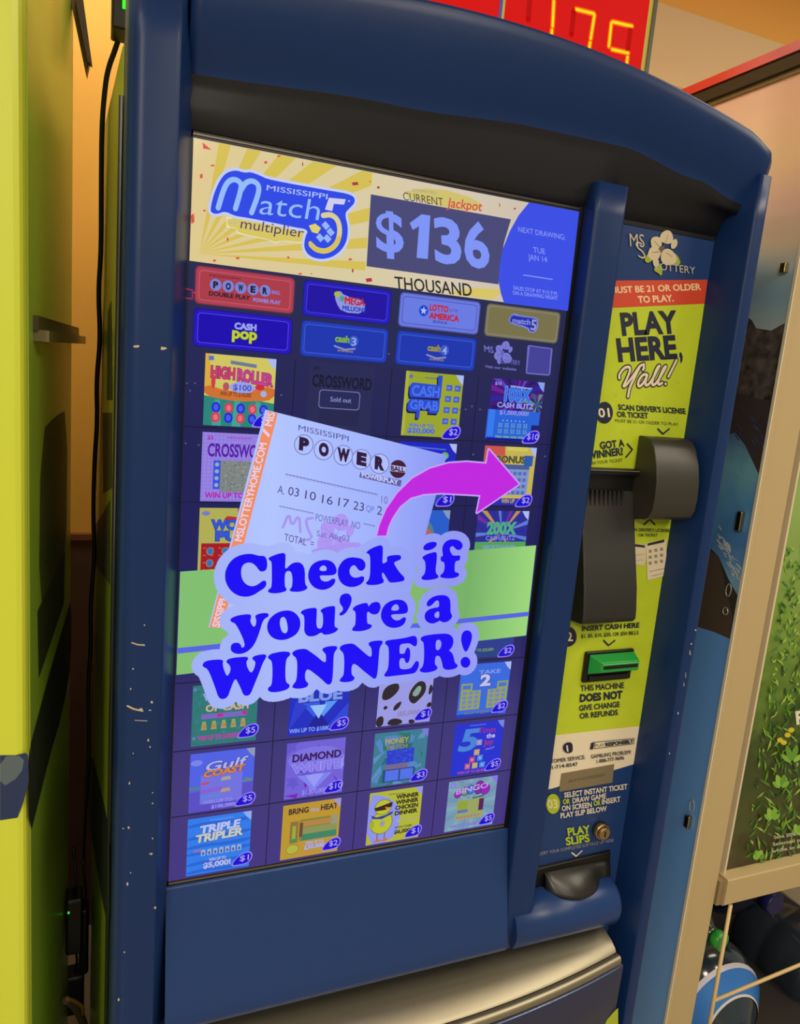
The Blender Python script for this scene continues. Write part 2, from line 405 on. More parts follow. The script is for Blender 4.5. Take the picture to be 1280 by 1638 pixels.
# ================================================================ the display
DW, DH = 0.573, 1.0337
GL = YP(0.0)
scr_mat = ramp_mat('display_ground', 2, [(0.0, (66, 52, 128)), (0.10, (64, 54, 122)), (0.22, (58, 52, 118)), (0.33, (40, 38, 100)), (0.45, (30, 30, 92)), (0.62, (29, 29, 84)), (0.75, (33, 36, 84)), (0.90, (38, 42, 78))], emit=True, rough=.12, base=-0.83)  # ground picture with the panel's viewing-angle glow painted into the gradient
bz = B()
for a, c in [((-.003, .001, -.010), (-.0005, .03, 1.0425)), ((DW + .0003, -.001, -.010), (.5815, .03, 1.0425)), ((-.003, .001, 1.0342), (.5815, .03, 1.0425)), ((-.003, .001, -.010), (.5815, .03, -.0006))]: bz.box(a, c, BLK)
bz.build('display_bezel', kiosk)
b = B(); b.box((-.0005, .001, -.0062), (DW + .006, .0, -.0034), M((120, 112, 92), .4, metal=.6)); b.build('bezel_trim', kiosk)
b = B(); b.box((-.0005, .001, 1.0372), (DW + .006, -.0004, 1.0390), M((110, 100, 90), .3, metal=.8)); b.build('bezel_trim', kiosk)
b = B(); b.box((-.0005, .0, -.0006), (DW + .0003, .012, 1.0342), scr_mat)
disp = b.build('display', kiosk, label='lit portrait touch screen with a pop-up saying Check if you\'re a WINNER!')
def DD(base): return D(GL, base, E)
def rmap(x0, z0, w_, h_): return lambda u, v: (x0 + u * w_, z0 + v * h_)
# grid lines between the cells
d = D(GL, 1e-4, E, f=lambda a, b_: (a, b_), yd=False)
LN = (22, 20, 52)
for x in (.1445, .2877, .4300): d.poly([(x, 0), (x + .0014, 0), (x + .0014, .775), (x, .775)], LN)
for z in (.6755, .5735, .1035, .2078, .3125): d.poly([(0, z), (DW, z), (DW, z + .0016), (0, z + .0016)], LN)
d.build('cell_lines', disp)
# ---- scratch ticket pictures
TW = .0942
tile_x = [.0245 + .1432 * i for i in range(4)]
tile_z = {1: .6795, 2: .5760, 3: .4725, 4: .3180, 5: .2135, 6: .1075, 7: .0030}
BLU = (22, 0, 205); BRD = (150, 130, 240)
def leaf(d, u, v, t, c0=BLU):
    """price badge: leaf with pointed lower left tip"""
    o = [(u - .02, v - .02), (u + .02, v + .07), (u + .09, v + .15), (u + .17, v + .20), (u + .27, v + .215), (u + .32, v + .18), (u + .335, v + .12), (u + .31, v + .04), (u + .25, v - .01), (u + .16, v - .02)]
    d.poly(o, BRD, 1)
    cx, cy = u + .17, v + .09
    d.poly([(cx + (a - cx) * .88, cy + (b_ - cy) * .84) for a, b_ in o], c0, 1)
    wd = .075 * len(t); d.text(t, (u + .20 - wd/2, v + .055), (u + .20 + wd/2, v + .055), .10, (170, 160, 235), .01)
def tt(d, t, u0, u1, v, h, col, wt=.02, out=None, sl=0, dv=0): d.text(t, (u0, v), (u1, v + dv), h, col, wt, sl, out)
def tile(r, c, h=None, name='ticket_picture'):
    d = D(GL, 2e-4, E, f=rmap(tile_x[c], tile_z[r], TW, TW), k=TW, yd=False); return d
def corner(d, col=(170, 185, 240)): d.poly([(.86, 1), (1, 1), (1, .84), (.93, .90)], col)
def fin(d, price, lb, bu=.70, bv=.02):
    if price: leaf(d, bu, bv, price)
    d.build('ticket_picture', disp, label=lb)
def rays(d, cx, cy, n, cols, r=1.6, a0=0, clip=(0, 0, 1, 1)):
    def ins(px, py):
        dx, dy = px - cx, py - cy; t = 1.0
        if cx + dx > clip[2]: t = min(t, (clip[2] - cx) / dx)
        if cx + dx < clip[0]: t = min(t, (clip[0] - cx) / dx)
        if cy + dy > clip[3]: t = min(t, (clip[3] - cy) / dy)
        if cy + dy < clip[1]: t = min(t, (clip[1] - cy) / dy)
        return (cx + dx * t, cy + dy * t)
    for i in range(n):
        a, b_ = a0 + 2*math.pi*i/n, a0 + 2*math.pi*(i+.5)/n
        d.poly([(cx, cy), ins(cx + r*math.cos(a), cy + r*math.sin(a)), ins(cx + r*math.cos(b_), cy + r*math.sin(b_))], cols[i % len(cols)])
# row 1
d = tile(1, 0); d.rect(0, 0, 1, 1, (206, 196, 96)); d.poly([(0, .45), (0, 1), (.06, 1), (.10, .45)], (216, 170, 60))
d.poly([(0, .42), (.3, .36), (.7, .36), (1, .42), (1, .62), (.6, .52), (.3, .50), (0, .58)], (205, 112, 48), 1)
d.poly([(0, 0), (1, 0), (1, .36), (.8, .385), (.45, .36), (.2, .385), (0, .42)], (38, 132, 120), 0)
for x in (.12, .40, .70): d.poly([(x, 0), (x + .13, 0), (x + .10, .37), (x + .03, .37)], (64, 160, 146))
d.poly([(.35, .88), (.72, .85), (.72, .90), (.35, .93)], (110, 120, 150))
tt(d, 'HIGH', .08, .42, .68, .15, (200, 60, 110), .05, ((120, 30, 90), .035), 0, -.01); tt(d, 'ROLLER', .45, .97, .66, .16, (196, 62, 140), .05, ((110, 30, 100), .035), 0, -.05)
d.ell(.53, .56, .18, .08, (150, 160, 235)); tt(d, '$100', .40, .66, .52, .08, (70, 70, 170), .02)
d.ell(.30, .56, .045, .06, (180, 80, 100)); d.ell(.84, .49, .045, .045, (160, 175, 225)); d.ell(.78, .58, .07, .04, (205, 40, 60)); d.ell(.12, .62, .03, .1, (200, 60, 80))
tt(d, 'WIN UP TO $100,000', .22, .66, .43, .06, (110, 50, 30), .02)
for j, x in enumerate((.17, .35, .52, .69, .85)):
    d.ell(x, .26, .062, .075, ((30, 40, 205), (205, 60, 88))[j % 2]); d.ell(x, .26, .035, .045, ((70, 90, 235), (230, 110, 120))[j % 2]); d.ell(x, .12, .062, .075, ((205, 60, 88), (30, 40, 205))[j % 2]); d.ell(x, .12, .035, .045, ((230, 110, 120), (70, 90, 235))[j % 2])
d.rect(.045, .91, .115, .97, (90, 110, 190)); corner(d); fin(d, '$5', 'yellow and green game picture with rows of blue and red chips')
d = tile(1, 1); d.rect(-.02, 0, 1.0, 1.02, (38, 40, 84)); tt(d, 'CROSSWORD', .03, .97, .66, .17, (18, 20, 44), .03); tt(d, '$3', .04, .13, .90, .05, (20, 22, 50))
d.rrect(.15, .34, .80, .62, .05, (104, 108, 158)); d.rrect(.165, .355, .785, .605, .04, (36, 38, 86)); tt(d, 'Sold out', .33, .66, .45, .07, (150, 160, 220), .0)
d.rect(.16, .10, .80, .33, (34, 36, 78)); d.build('ticket_picture', disp, label='darkened crossword picture marked Sold out')
d = tile(1, 2); d.rect(0, 0, 1, 1, (152, 164, 42)); d.poly([(0, .0), (.05, .0), (.05, 1), (0, 1)], (172, 178, 60))
CG = (42, 74, 200); CS = (16, 20, 70); CG2 = (70, 112, 236)
def slab(pts): d.poly([(u - .02, v - .03) for u, v in pts], CS); d.poly(pts, CG)
slab([(.10, .60), (.56, .60), (.56, .98), (.63, .98), (.63, .58), (.10, .58), (.07, .66), (.08, .80), (.14, .83), (.56, .83)][0:0] or [(.10, .60), (.08, .66), (.08, .78), (.12, .83), (.56, .82), (.55, .97), (.63, .97), (.63, .61)])
slab([(.10, .38), (.07, .42), (.07, .52), (.11, .58), (.62, .58), (.62, .42), (.60, .37), (.44, .37), (.44, .43), (.29, .43), (.29, .28), (.23, .28), (.23, .38)])
tt(d, 'CASH', .12, .60, .63, .16, CG2, .03, None); tt(d, 'GRAB', .11, .60, .42, .14, CG2, .03)
tt(d, 'WIN UP TO', .12, .55, .14, .055, (70, 100, 220), .03); tt(d, '$20,000', .10, .58, .05, .075, (70, 100, 220), .04)
for v in (.74, .565, .39, .21):
    for u in (.70, .85): d.rect(u - v*0 + (v-.4)*.03, v, u + .105 + (v-.4)*.03, v + .095, (66, 92, 190)); d.rect(u + .025, v + .03, u + .08, v + .065, (110, 130, 225))
d.ell(.09, .92, .035, .03, (90, 110, 180)); tt(d, 'MISSISSIPPI', .33, .53, .90, .03, (90, 100, 130)); corner(d); fin(d, '$2', 'lime game picture with blocky blue lettering and small squares', .71, -.01)
d = tile(1, 3); d.rect(0, 0, 1, 1, (58, 20, 120)); rays(d, .5, .72, 18, [(110, 24, 150), (44, 30, 150), (30, 20, 100), (96, 60, 190)], clip=(0, .5, 1, 1)); rays(d, .9, .62, 8, [(50, 90, 110), (90, 140, 110)], .3, .3, (.55, .48, 1, .8))
d.rect(-.02, .02, .98, .50, (36, 96, 214)); d.rect(0, .06, .12, .50, (52, 120, 236)); d.rect(0, 0, .9, .04, (14, 10, 150)); d.rect(.84, .04, 1.0, .28, (30, 26, 110))
tt(d, '100X', .26, .77, .66, .22, (46, 110, 224), .04, ((110, 160, 245), .03)); tt(d, 'CASH BLITZ', .14, .84, .545, .08, (150, 160, 245), .03); tt(d, '$1,000,000!', .20, .76, .43, .07, (150, 150, 235), .02)
d.stroke([(.36, .90), (.74, .88)], .02, (170, 170, 220)); tt(d, '$10', .06, .18, .90, .05, (160, 160, 220), .02)
for v in (.22, .12):
    for u in range(5): tt(d, '55', .20 + u*.12, .28 + u*.12, v, .07, (110, 160, 190), .02)
for u in range(6): d.ell(.28 + u*.08, .33, .012, .012, (150, 190, 240))
tt(d, 'WIN WIN WIN WIN', .16, .72, .04, .04, (130, 190, 90), .02); corner(d, (130, 160, 235)); fin(d, '$10', 'purple and blue starburst game picture at the upper right', .69, -.015)
# row 2
d = tile(2, 0); d.rect(0, 0, 1, 1, (150, 130, 225))
d.up()
for i in range(18): d.stroke([(.055 * i + .02, 0), (.055 * i + .02, 1)], .006, (128, 110, 212), same=True); d.stroke([(0, .055 * i + .02), (1, .055 * i + .02)], .006, (128, 110, 212), same=True)
tt(d, 'CROSSWORD', .08, .99, .66, .18, (84, 20, 160), .03); d.rect(.17, .18, .27, .60, (50, 80, 220)); d.rect(.27, .14, .92, .60, (126, 132, 130))
random.seed(2); d.up()
for i in range(120): u, v = random.uniform(.29, .9), random.uniform(.16, .58); d.stroke([(u, v), (u + random.uniform(-.03, .03), v + .02)], .012, random.choice([(96, 104, 118), (150, 154, 140)]), same=True)
for v in (.24, .34, .44, .54): d.ell(.22, v, .03, .03, (150, 170, 190))
tt(d, 'WIN UP TO $10,000', .06, 1.0, .05, .08, (178, 20, 160), .03); tt(d, '$3', .07, .15, .90, .05, (170, 30, 150), .03); tt(d, 'MISSISSIPPI', .35, .70, .92, .025, (170, 50, 170)); fin(d, None, 'lilac crossword game picture behind the pop-up ticket')
d = tile(2, 2); d.rect(0, 0, 1, 1, (26, 34, 190)); d.poly([(.0, .0), (.9, .0), (.9, .2), (0, .3)], (40, 70, 170)); d.ell(.80, .80, .07, .06, (110, 170, 80)); d.stroke([(.1, .93), (.8, .90)], .02, (80, 110, 220)); corner(d); fin(d, '$1', 'deep blue game picture mostly behind the pink arrow', .72, -.02)
d = tile(2, 3); d.rect(0, 0, 1, 1, (196, 176, 84)); d.poly([(0, .35), (0, 1), (.38, 1), (.45, .55)], (202, 84, 70)); d.rect(.42, .93, .84, 1, (206, 196, 90)); d.rect(.34, .60, .90, .70, (70, 90, 150))
tt(d, 'BONUS', .24, .80, .73, .11, (70, 80, 60), .05, ((190, 170, 60), .03)); d.rect(.78, .68, .95, .86, (40, 90, 170)); d.rect(.10, .0, .9, .12, (44, 40, 170)); d.rect(.44, .18, .90, .62, (124, 148, 200))
for u in range(4):
    for v in range(4): d.rect(.50 + u*.095, .52 - v*.11, .565 + u*.095, .58 - v*.11, (84, 104, 176))
tt(d, 'WIN UP', .42, .68, .04, .07, (180, 170, 60), .03); corner(d); fin(d, '$2', 'orange and yellow game picture beside the pink arrow tip', .70, -.01)
# row 3
d = tile(3, 0); d.rect(0, 0, 1, 1, (176, 172, 84)); d.poly([(.36, .84), (.40, .88), (.60, .86), (.98, .92), (.98, .86), (.62, .80), (.38, .80)], (190, 40, 40)); d.rect(.55, .84, .60, 1, (170, 40, 50))
tt(d, 'WONDER', .17, 1.1, .68, .14, (44, 84, 214), .05, ((30, 40, 130), .03)); tt(d, 'PUFF', .24, .85, .51, .14, (44, 84, 214), .05, ((30, 40, 130), .03)); d.rect(.04, .02, 1, .47, (160, 24, 36))
for u in range(9):
    for v in range(4): d.rect(.07 + u*.11, .06 + v*.11, .11 + u*.11, .075 + v*.11, (230, 80, 100))
for u in range(4):
    for v in (.14, .32): d.ell(.17 + u*.22, v + .03, .055, .06, (150, 130, 90)); d.ell(.17 + u*.22, v + .03, .04, .05, (44, 110, 190))
d.ell(.09, .92, .06, .035, (120, 120, 200)); fin(d, None, 'olive game picture with blue lettering and red patterned play area')
d = tile(3, 2); d.rect(0, 0, 1, 1, (36, 90, 200)); d.ell(.4, .55, .35, .35, (90, 120, 130)); d.ell(.55, .60, .15, .1, (170, 100, 90)); d.rect(.1, .3, .9, .45, (90, 140, 130)); corner(d, (130, 150, 190)); fin(d, None, 'blue game picture with round motif between arrow and message')
d = tile(3, 3); d.rect(0, 0, 1, 1, (44, 44, 140)); rays(d, .5, .62, 22, [(36, 40, 160), (90, 120, 215), (36, 40, 160), (190, 140, 90), (110, 40, 170)], clip=(0, .45, 1, 1))
tt(d, '200X', .20, .78, .60, .20, (76, 170, 120), .045, ((70, 90, 190), .03)); tt(d, 'CASH BLITZ', .20, .78, .49, .075, (120, 130, 225), .03); d.rect(0, .28, 1, .46, (82, 160, 90)); tt(d, 'WIN UP TO $2,000,000!', .16, .80, .33, .07, (130, 150, 225), .02); corner(d); fin(d, None, 'dark starburst game picture just above the green band')
# row 4: only its last picture shows under the band
d = tile(4, 3); d.rect(0, 0, 1, 1, (44, 60, 140)); d.rect(0, 0, 1, .10, (36, 66, 130)); tt(d, 'WIN UP TO $20,000!', .02, .60, .12, .05, (130, 160, 60), .02); fin(d, '$2', 'blue game picture showing only its foot under the green band', .70, .0)
# row 5
d = tile(5, 0); d.rect(0, 0, 1, 1, (44, 118, 116)); random.seed(8)
for i in range(60): d.stroke([(random.uniform(0, .95), random.uniform(0, .97)) for _ in range(1)] * 2, random.uniform(.02, .07), random.choice([(80, 130, 160), (40, 100, 90), (110, 130, 200)]), same=True)
tt(d, 'WINTER', .15, .85, .74, .12, (150, 160, 225), .03); tt(d, 'OF CASH', .20, .86, .56, .11, (190, 180, 150), .04, ((90, 70, 60), .03)); d.rect(.14, .44, .84, .52, (120, 100, 190)); d.rect(.38, .455, .47, .51, (196, 30, 150)); d.rect(.77, .46, .84, .52, (196, 30, 150))
for u in range(5): d.poly([(.14 + u*.15, .26), (.23 + u*.15, .26), (.21 + u*.15, .40), (.16 + u*.15, .40)], (150, 160, 90)); d.ell(.185 + u*.15, .31, .03, .03, (190, 120, 80))
tt(d, 'WIN UP TO $100,000!', .10, .74, .09, .075, (196, 24, 176), .03); fin(d, '$5', 'green game picture with snowflakes, left below the message', .71, .08)
d = tile(5, 1); d.rect(0, 0, 1, 1, (28, 44, 190))
for p, c_ in [([(.2, .55), (.5, .55), (.5, .2)], (50, 90, 225)), ([(.5, .2), (.8, .55), (.6, .55)], (84, 150, 240)), ([(0, .1), (.3, .5), (.1, .6)], (40, 60, 205)), ([(.65, .1), (1, .5), (1, .1)], (44, 70, 215)), ([(.3, .1), (.5, .4), (.7, .1)], (24, 30, 150)), ([(.34, .5), (.62, .5), (.5, .26)], (150, 190, 245))]: d.poly(p, c_)
tt(d, 'SAPPHIRE', .10, .94, .78, .12, (30, 34, 90), .04, ((110, 140, 230), .03)); tt(d, 'BLUE', .14, .88, .58, .18, (120, 150, 236), .045, ((60, 60, 140), .03)); tt(d, 'WIN UP TO $100K', .02, .70, .05, .07, (130, 160, 245), .03); fin(d, '$5', 'blue gem game picture cut by the message', .70, .04)
d = tile(5, 2); d.rect(0, 0, 1, 1, (152, 152, 225)); K = (44, 36, 42)
for p in [[(.05, .50), (.10, .72), (.34, .78), (.38, .66), (.30, .55), (.16, .46)], [(.55, .45), (.58, .62), (.72, .78), (.86, .74), (.88, .56), (.76, .42), (.66, .34)], [(.80, .95), (1, .98), (1, .86), (.88, .80)], [(.92, .48), (1, .54), (1, .66), (.94, .70)], [(0, .0), (.0, .16), (.10, .20), (.14, .12), (.12, .0)], [(.20, .0), (.22, .10), (.34, .13), (.48, .08), (.48, .0)], [(.28, .28), (.32, .38), (.44, .44), (.42, .34), (.34, .26)], [(.10, .33), (.14, .38), (.20, .34), (.14, .29)], [(.60, .0), (.60, .08), (.72, .06), (.72, 0)], [(.90, .28), (1, .26), (1, .36), (.94, .36)]]: d.poly(p, K, 2)
d.poly([(.60, .52), (.72, .70), (.80, .64), (.72, .48)], (130, 160, 150), 1); tt(d, 'MOO', .28, .80, .78, .18, (196, 150, 120), .05, None, 0, .06); tt(d, '$5,000', .38, .80, .16, .08, (150, 140, 200), .02, ((90, 80, 130), .02)); fin(d, '$1', 'cow hide patterned game picture under the message', .70, .05)
d = tile(5, 3); d.rect(0, 0, 1, 1, (54, 104, 220)); d.rect(0, 0, .85, .06, (30, 60, 190)); tt(d, 'TAKE', .36, .80, .80, .07, (130, 150, 235), .03); tt(d, '2', .40, .62, .58, .20, (190, 190, 240), .05, ((60, 50, 110), .03))
for x in (.04, .58):
    d.rect(x, .14, x + .40, .50, (150, 160, 70)); d.rect(x + (.0 if x < .3 else .18), .50, x + (.22 if x < .3 else .40), .64, (150, 160, 70)); d.rect(x + .03 + (.0 if x < .3 else .18), .53, x + .19 + (.0 if x < .3 else .18), .61, (70, 110, 215))
    for u in range(3):
        for v in range(4): d.rect(x + .04 + u*.12, .17 + v*.085, x + .12 + u*.12, .23 + v*.085, (110, 130, 200))
tt(d, 'WIN UP TO $20,000', .14, .66, .05, .055, (120, 120, 70), .02); corner(d); fin(d, '$2', 'light blue game picture with large numeral 2 and yellow grids', .70, .05)
# row 6
d = tile(6, 0); d.rect(0, 0, 1, 1, (78, 96, 226)); d.poly([(0, .0), (1, .0), (1, .42), (0, .34)], (88, 76, 196)); d.rect(0, .38, .16, .44, (84, 120, 150)); d.poly([(.80, .42), (.88, .50), (.98, .47), (.98, .42)], (90, 130, 140))
d.ell(.1, .84, .09, .05, (120, 130, 230)); d.rect(.17, .12, .82, .62, (112, 112, 222)); tt(d, 'Gulf', .22, .86, .68, .15, (176, 176, 235), .02, ((40, 40, 90), .025), .3, .04); tt(d, 'COAST', .20, .84, .58, .10, (216, 130, 60), .05, ((70, 40, 60), .03), .2, .05)
d.poly([(.18, .45), (.30, .46), (.30, .50), (.18, .49)], (190, 70, 110)); d.poly([(.48, .49), (.64, .50), (.62, .56), (.50, .55)], (170, 160, 140)); d.poly([(.48, .29), (.64, .30), (.62, .36), (.50, .35)], (180, 150, 120)); d.poly([(.17, .30), (.50, .33), (.50, .40), (.17, .37)], (130, 96, 206)); d.rect(.17, .22, .50, .27, (90, 130, 215))
tt(d, 'WIN UP TO', .22, .68, .12, .06, (140, 140, 235), .02); tt(d, '$100,000!', .35, .72, .03, .06, (150, 150, 240), .03); corner(d, (140, 150, 190)); fin(d, '$5', 'blue seaside game picture with orange lettering', .72, .02)
d = tile(6, 1); d.rect(0, 0, 1, 1, (112, 96, 214)); random.seed(5)
for i in range(26):
    u, v = random.random(), random.random(); q = [(min(1, max(0, u + random.uniform(-.2, .2))), min(1, max(0, v + random.uniform(-.2, .2)))) for _ in range(3)]; d.poly(q, random.choice([(130, 118, 228), (92, 60, 190), (120, 30, 180), (146, 140, 240), (100, 84, 205)]))
d.ell(.5, .68, .47, .22, (124, 112, 226)); tt(d, 'DIAMOND', .10, .94, .66, .13, (60, 30, 100), .05, ((150, 140, 230), .02)); tt(d, 'WHITE', .10, .96, .46, .15, (130, 120, 230), .04, ((176, 170, 250), .025)); d.poly([(.2, .40), (.8, .40), (.5, .10)], (126, 130, 235)); d.poly([(.34, .40), (.66, .40), (.5, .16)], (150, 152, 246)); tt(d, '$1,000,000!', .30, .74, .05, .08, (150, 140, 240), .02); fin(d, '$10', 'violet faceted game picture', .68, .03)
d = tile(6, 2); d.rect(0, 0, 1, 1, (58, 122, 146)); random.seed(9)
for i in range(28):
    u, v = random.random(), random.random(); q = [(min(1, max(0, u + random.uniform(-.16, .16))), min(1, max(0, v + random.uniform(-.16, .16)))) for _ in range(4)]
    q.sort(key=lambda p: math.atan2(p[1]-v, p[0]-u)); d.poly(q, random.choice([(36, 104, 116), (84, 130, 196), (40, 116, 100), (92, 140, 190)]))
tt(d, 'MONEY', .20, .64, .78, .10, (176, 164, 90), .03, ((90, 90, 80), .02)); tt(d, 'MATCH', .24, .62, .68, .07, (150, 130, 120), .04, ((60, 60, 60), .02)); d.rect(.25, .40, .76, .66, (40, 60, 200)); random.seed(3)
for i in range(50): u, v = random.uniform(.28, .74), random.uniform(.42, .64); d.stroke([(u, v), (u + .015, v)], .014, (74, 100, 225), same=True)
d.rect(.24, .30, .66, .39, (120, 100, 140)); d.rect(.20, .06, .80, .30, (40, 70, 130)); d.rect(.25, .08, .50, .28, (80, 112, 230)); d.rect(.53, .08, .77, .28, (80, 112, 230)); corner(d, (120, 120, 210)); fin(d, '$3', 'teal leafy game picture with blue panels', .73, .02)
d = tile(6, 3); d.rect(0, 0, 1, 1, (34, 48, 205)); tt(d, '5', .10, .46, .48, .40, (70, 130, 215), .03, ((40, 90, 190), .01), .2); tt(d, 'Times', .48, .84, .78, .11, (176, 44, 110), .0); tt(d, 'the', .66, .84, .67, .09, (190, 180, 220), .03); tt(d, 'Joy', .62, .82, .54, .10, (176, 44, 110), .03); d.stroke([(.30, .95), (.62, .95)], .02, (90, 100, 230)); d.stroke([(.68, .45), (.80, .46), (.84, .48)], .03, (110, 110, 215))
for u, v, c_ in [(.28, .10, (190, 90, 120)), (.43, .10, (190, 170, 90)), (.58, .10, (70, 140, 230)), (.36, .22, (200, 70, 110)), (.52, .24, (60, 140, 225)), (.44, .36, (200, 160, 90)), (.47, .55, (150, 140, 190))]: d.rect(u, v, u + .11, v + .11, c_); d.rect(u + .035, v + .035, u + .075, v + .075, (170, 170, 200))
tt(d, 'WIN UP TO $5,000', .14, .72, .02, .05, (186, 80, 120), .02); corner(d, (120, 130, 220)); fin(d, '$5', 'royal blue game picture with large numeral 5 and toy blocks', .70, .03)
# row 7
d = tile(7, 0); d.rect(0, 0, 1, 1, (46, 122, 232))
for v in (.02, .16, .34, .46, .62, .84): d.poly([(0, v), (.3, v + .02), (.7, v - .01), (1, v + .02), (1, v + .08), (.6, v + .05), (.3, v + .08), (0, v + .05)], (34, 100, 210), 1)
tt(d, 'TRIPLE', .18, .82, .72, .13, (176, 190, 245), .055, ((30, 60, 150), .03), .1, .03); tt(d, 'TRIPLER', .12, .88, .57, .13, (190, 196, 196), .055, ((40, 60, 120), .03), .1, .03); tt(d, 'MISSISSIPPI', .35, .70, .92, .03, (100, 150, 240))
for u in range(7): d.rrect(.22 + u*.095, .32, .29 + u*.095, .43, .02, (150, 170, 215)); d.ell(.255 + u*.095, .36, .015, .03, (70, 80, 110))
d.rect(.10, .40, .22, .45, (130, 110, 190)); tt(d, 'WIN UP TO', .35, .62, .21, .05, (170, 180, 240), .05, ((40, 60, 120), .02)); tt(d, '$5,000!', .26, .70, .10, .09, (170, 180, 240), .055, ((40, 50, 120), .03)); corner(d, (140, 170, 240)); fin(d, '$1', 'bright blue game picture with slanted white lettering', .72, .06)
d = tile(7, 1); d.rect(0, 0, 1, 1, (186, 148, 48)); tt(d, 'BRING', .10, .44, .82, .10, (60, 36, 50), .035); tt(d, 'the', .47, .62, .82, .07, (160, 160, 210), .02); tt(d, 'HEAT', .65, .95, .82, .10, (60, 36, 50), .035)
d.rect(.14, .28, .28, .68, (140, 110, 60)); d.rect(.18, .30, .24, .60, (150, 170, 60)); d.rect(.16, .30, .26, .36, (60, 140, 90)); d.rect(.30, .30, .96, .70, (130, 130, 60)); d.rect(.34, .30, .96, .42, (60, 130, 100)); d.rect(.34, .42, .96, .54, (130, 150, 80)); d.rect(.34, .56, .96, .66, (186, 130, 50)); d.rect(.30, .38, .36, .64, (110, 70, 50)); d.rect(.84, .54, .96, .70, (150, 150, 120))
for u in range(6):
    for v in (.46, .58): tt(d, '8', .38 + u*.09, .43 + u*.09, v, .06, (160, 130, 110), .02)
d.ell(.20, .17, .11, .09, (110, 130, 50)); d.ell(.20, .17, .10, .08, (186, 176, 60)); d.ell(.20, .17, .07, .04, (170, 180, 70)); tt(d, 'WIN UP TO', .42, .74, .22, .05, (176, 176, 215), .05, ((150, 60, 90), .02)); tt(d, '$30,000', .40, .76, .13, .08, (176, 176, 225), .05, ((150, 50, 90), .03)); corner(d, (160, 150, 200)); fin(d, '$2', 'amber game picture with striped play area', .72, .06)
d = tile(7, 2); d.rect(0, 0, 1, 1, (176, 180, 52)); d.poly([(0, 0), (.46, 0), (.62, .3), (.60, .6), (.44, .82), (.2, .94), (0, .97)], (140, 146, 232), 1)
Y1 = (184, 190, 44); d.ell(.26, .40, .21, .22, (90, 90, 50)); d.ell(.26, .40, .20, .21, Y1); d.ell(.27, .70, .16, .15, (90, 90, 50)); d.ell(.27, .70, .15, .14, Y1); d.poly([(.10, .70), (.24, .73), (.44, .78), (.44, .70), (.34, .64), (.14, .64)], (52, 30, 40)); d.poly([(.30, .70), (.40, .68), (.34, .63)], (216, 130, 50)); d.poly([(.06, .57), (.16, .52), (.32, .54), (.46, .60), (.46, .55), (.26, .47), (.08, .50)], (50, 60, 150)); d.ell(.28, .38, .05, .06, (150, 150, 170)); d.poly([(.02, .36), (.10, .50), (.14, .36), (.08, .28)], (164, 170, 40), 1); d.poly([(.46, .56), (.54, .60), (.52, .50), (.48, .46)], (164, 170, 40), 1)
for u in (.20, .34): d.stroke([(u, .20), (u, .08)], .025, (130, 110, 90)); d.poly([(u - .09, .03), (u + .02, .10), (u + .09, .05), (u + .02, .03)], (200, 110, 60), 1)
for i, t in enumerate(('WINNER', 'WINNER', 'CHICKEN', 'DINNER')): tt(d, t, .50, .94, .82 - .105*i, .075, (40, 34, 30), .05)
d.stroke([(.36, .93), (.66, .91)], .02, (130, 130, 70))
for u in range(4): d.ell(.58 + u*.11, .39, .03, .03, (170, 170, 120))
tt(d, 'WITH OVER', .52, .86, .24, .04, (60, 60, 50), .03); tt(d, '$6,000', .52, .84, .14, .07, (60, 60, 50), .05); corner(d, (150, 150, 230)); fin(d, '$1', 'yellow game picture of a chick in dark glasses', .73, .04)
d = tile(7, 3); d.rect(0, 0, 1, 1, (118, 154, 180)); rays(d, .5, .5, 16, [(126, 164, 184), (112, 146, 176)]); d.rrect(.03, .86, .14, .97, .03, (120, 130, 205)); tt(d, 'f', .07, .11, .88, .06, (150, 160, 230))
d.stroke([(.35, .90), (.60, .92)], .03, (120, 130, 190))
for u, v, r, c_ in [(.20, .73, .06, (160, 30, 190)), (.34, .77, .07, (110, 150, 120)), (.46, .79, .075, (44, 120, 225)), (.64, .84, .08, (140, 30, 170)), (.76, .76, .09, (150, 30, 190)), (.62, .75, .06, (130, 30, 170))]: d.ell(u, v, r + .015, r * 1.1 + .015, (60, 50, 90)); d.ell(u, v, r, r * 1.1, c_)
tt(d, 'BINGO', .16, .82, .73, .10, (190, 150, 220), .03, None, 0, .06)
d.rect(.20, .20, .76, .60, (150, 162, 96)); d.stroke([(.52, .61), (.74, .63)], .02, (40, 60, 30)); d.rect(.66, .34, .76, .58, (86, 30, 90)); d.rect(.22, .34, .44, .40, (90, 110, 190)); d.rect(.23, .40, .42, .58, (140, 160, 60))
for u in range(7): d.ell(.25 + u*.07, .25, .025, .03, (170, 120, 130))
tt(d, 'WIN UP TO $50,000', .10, .66, .06, .06, (130, 100, 220), .03); corner(d, (130, 120, 230)); fin(d, '$5', 'pale teal game picture with row of coloured balls', .70, .04)
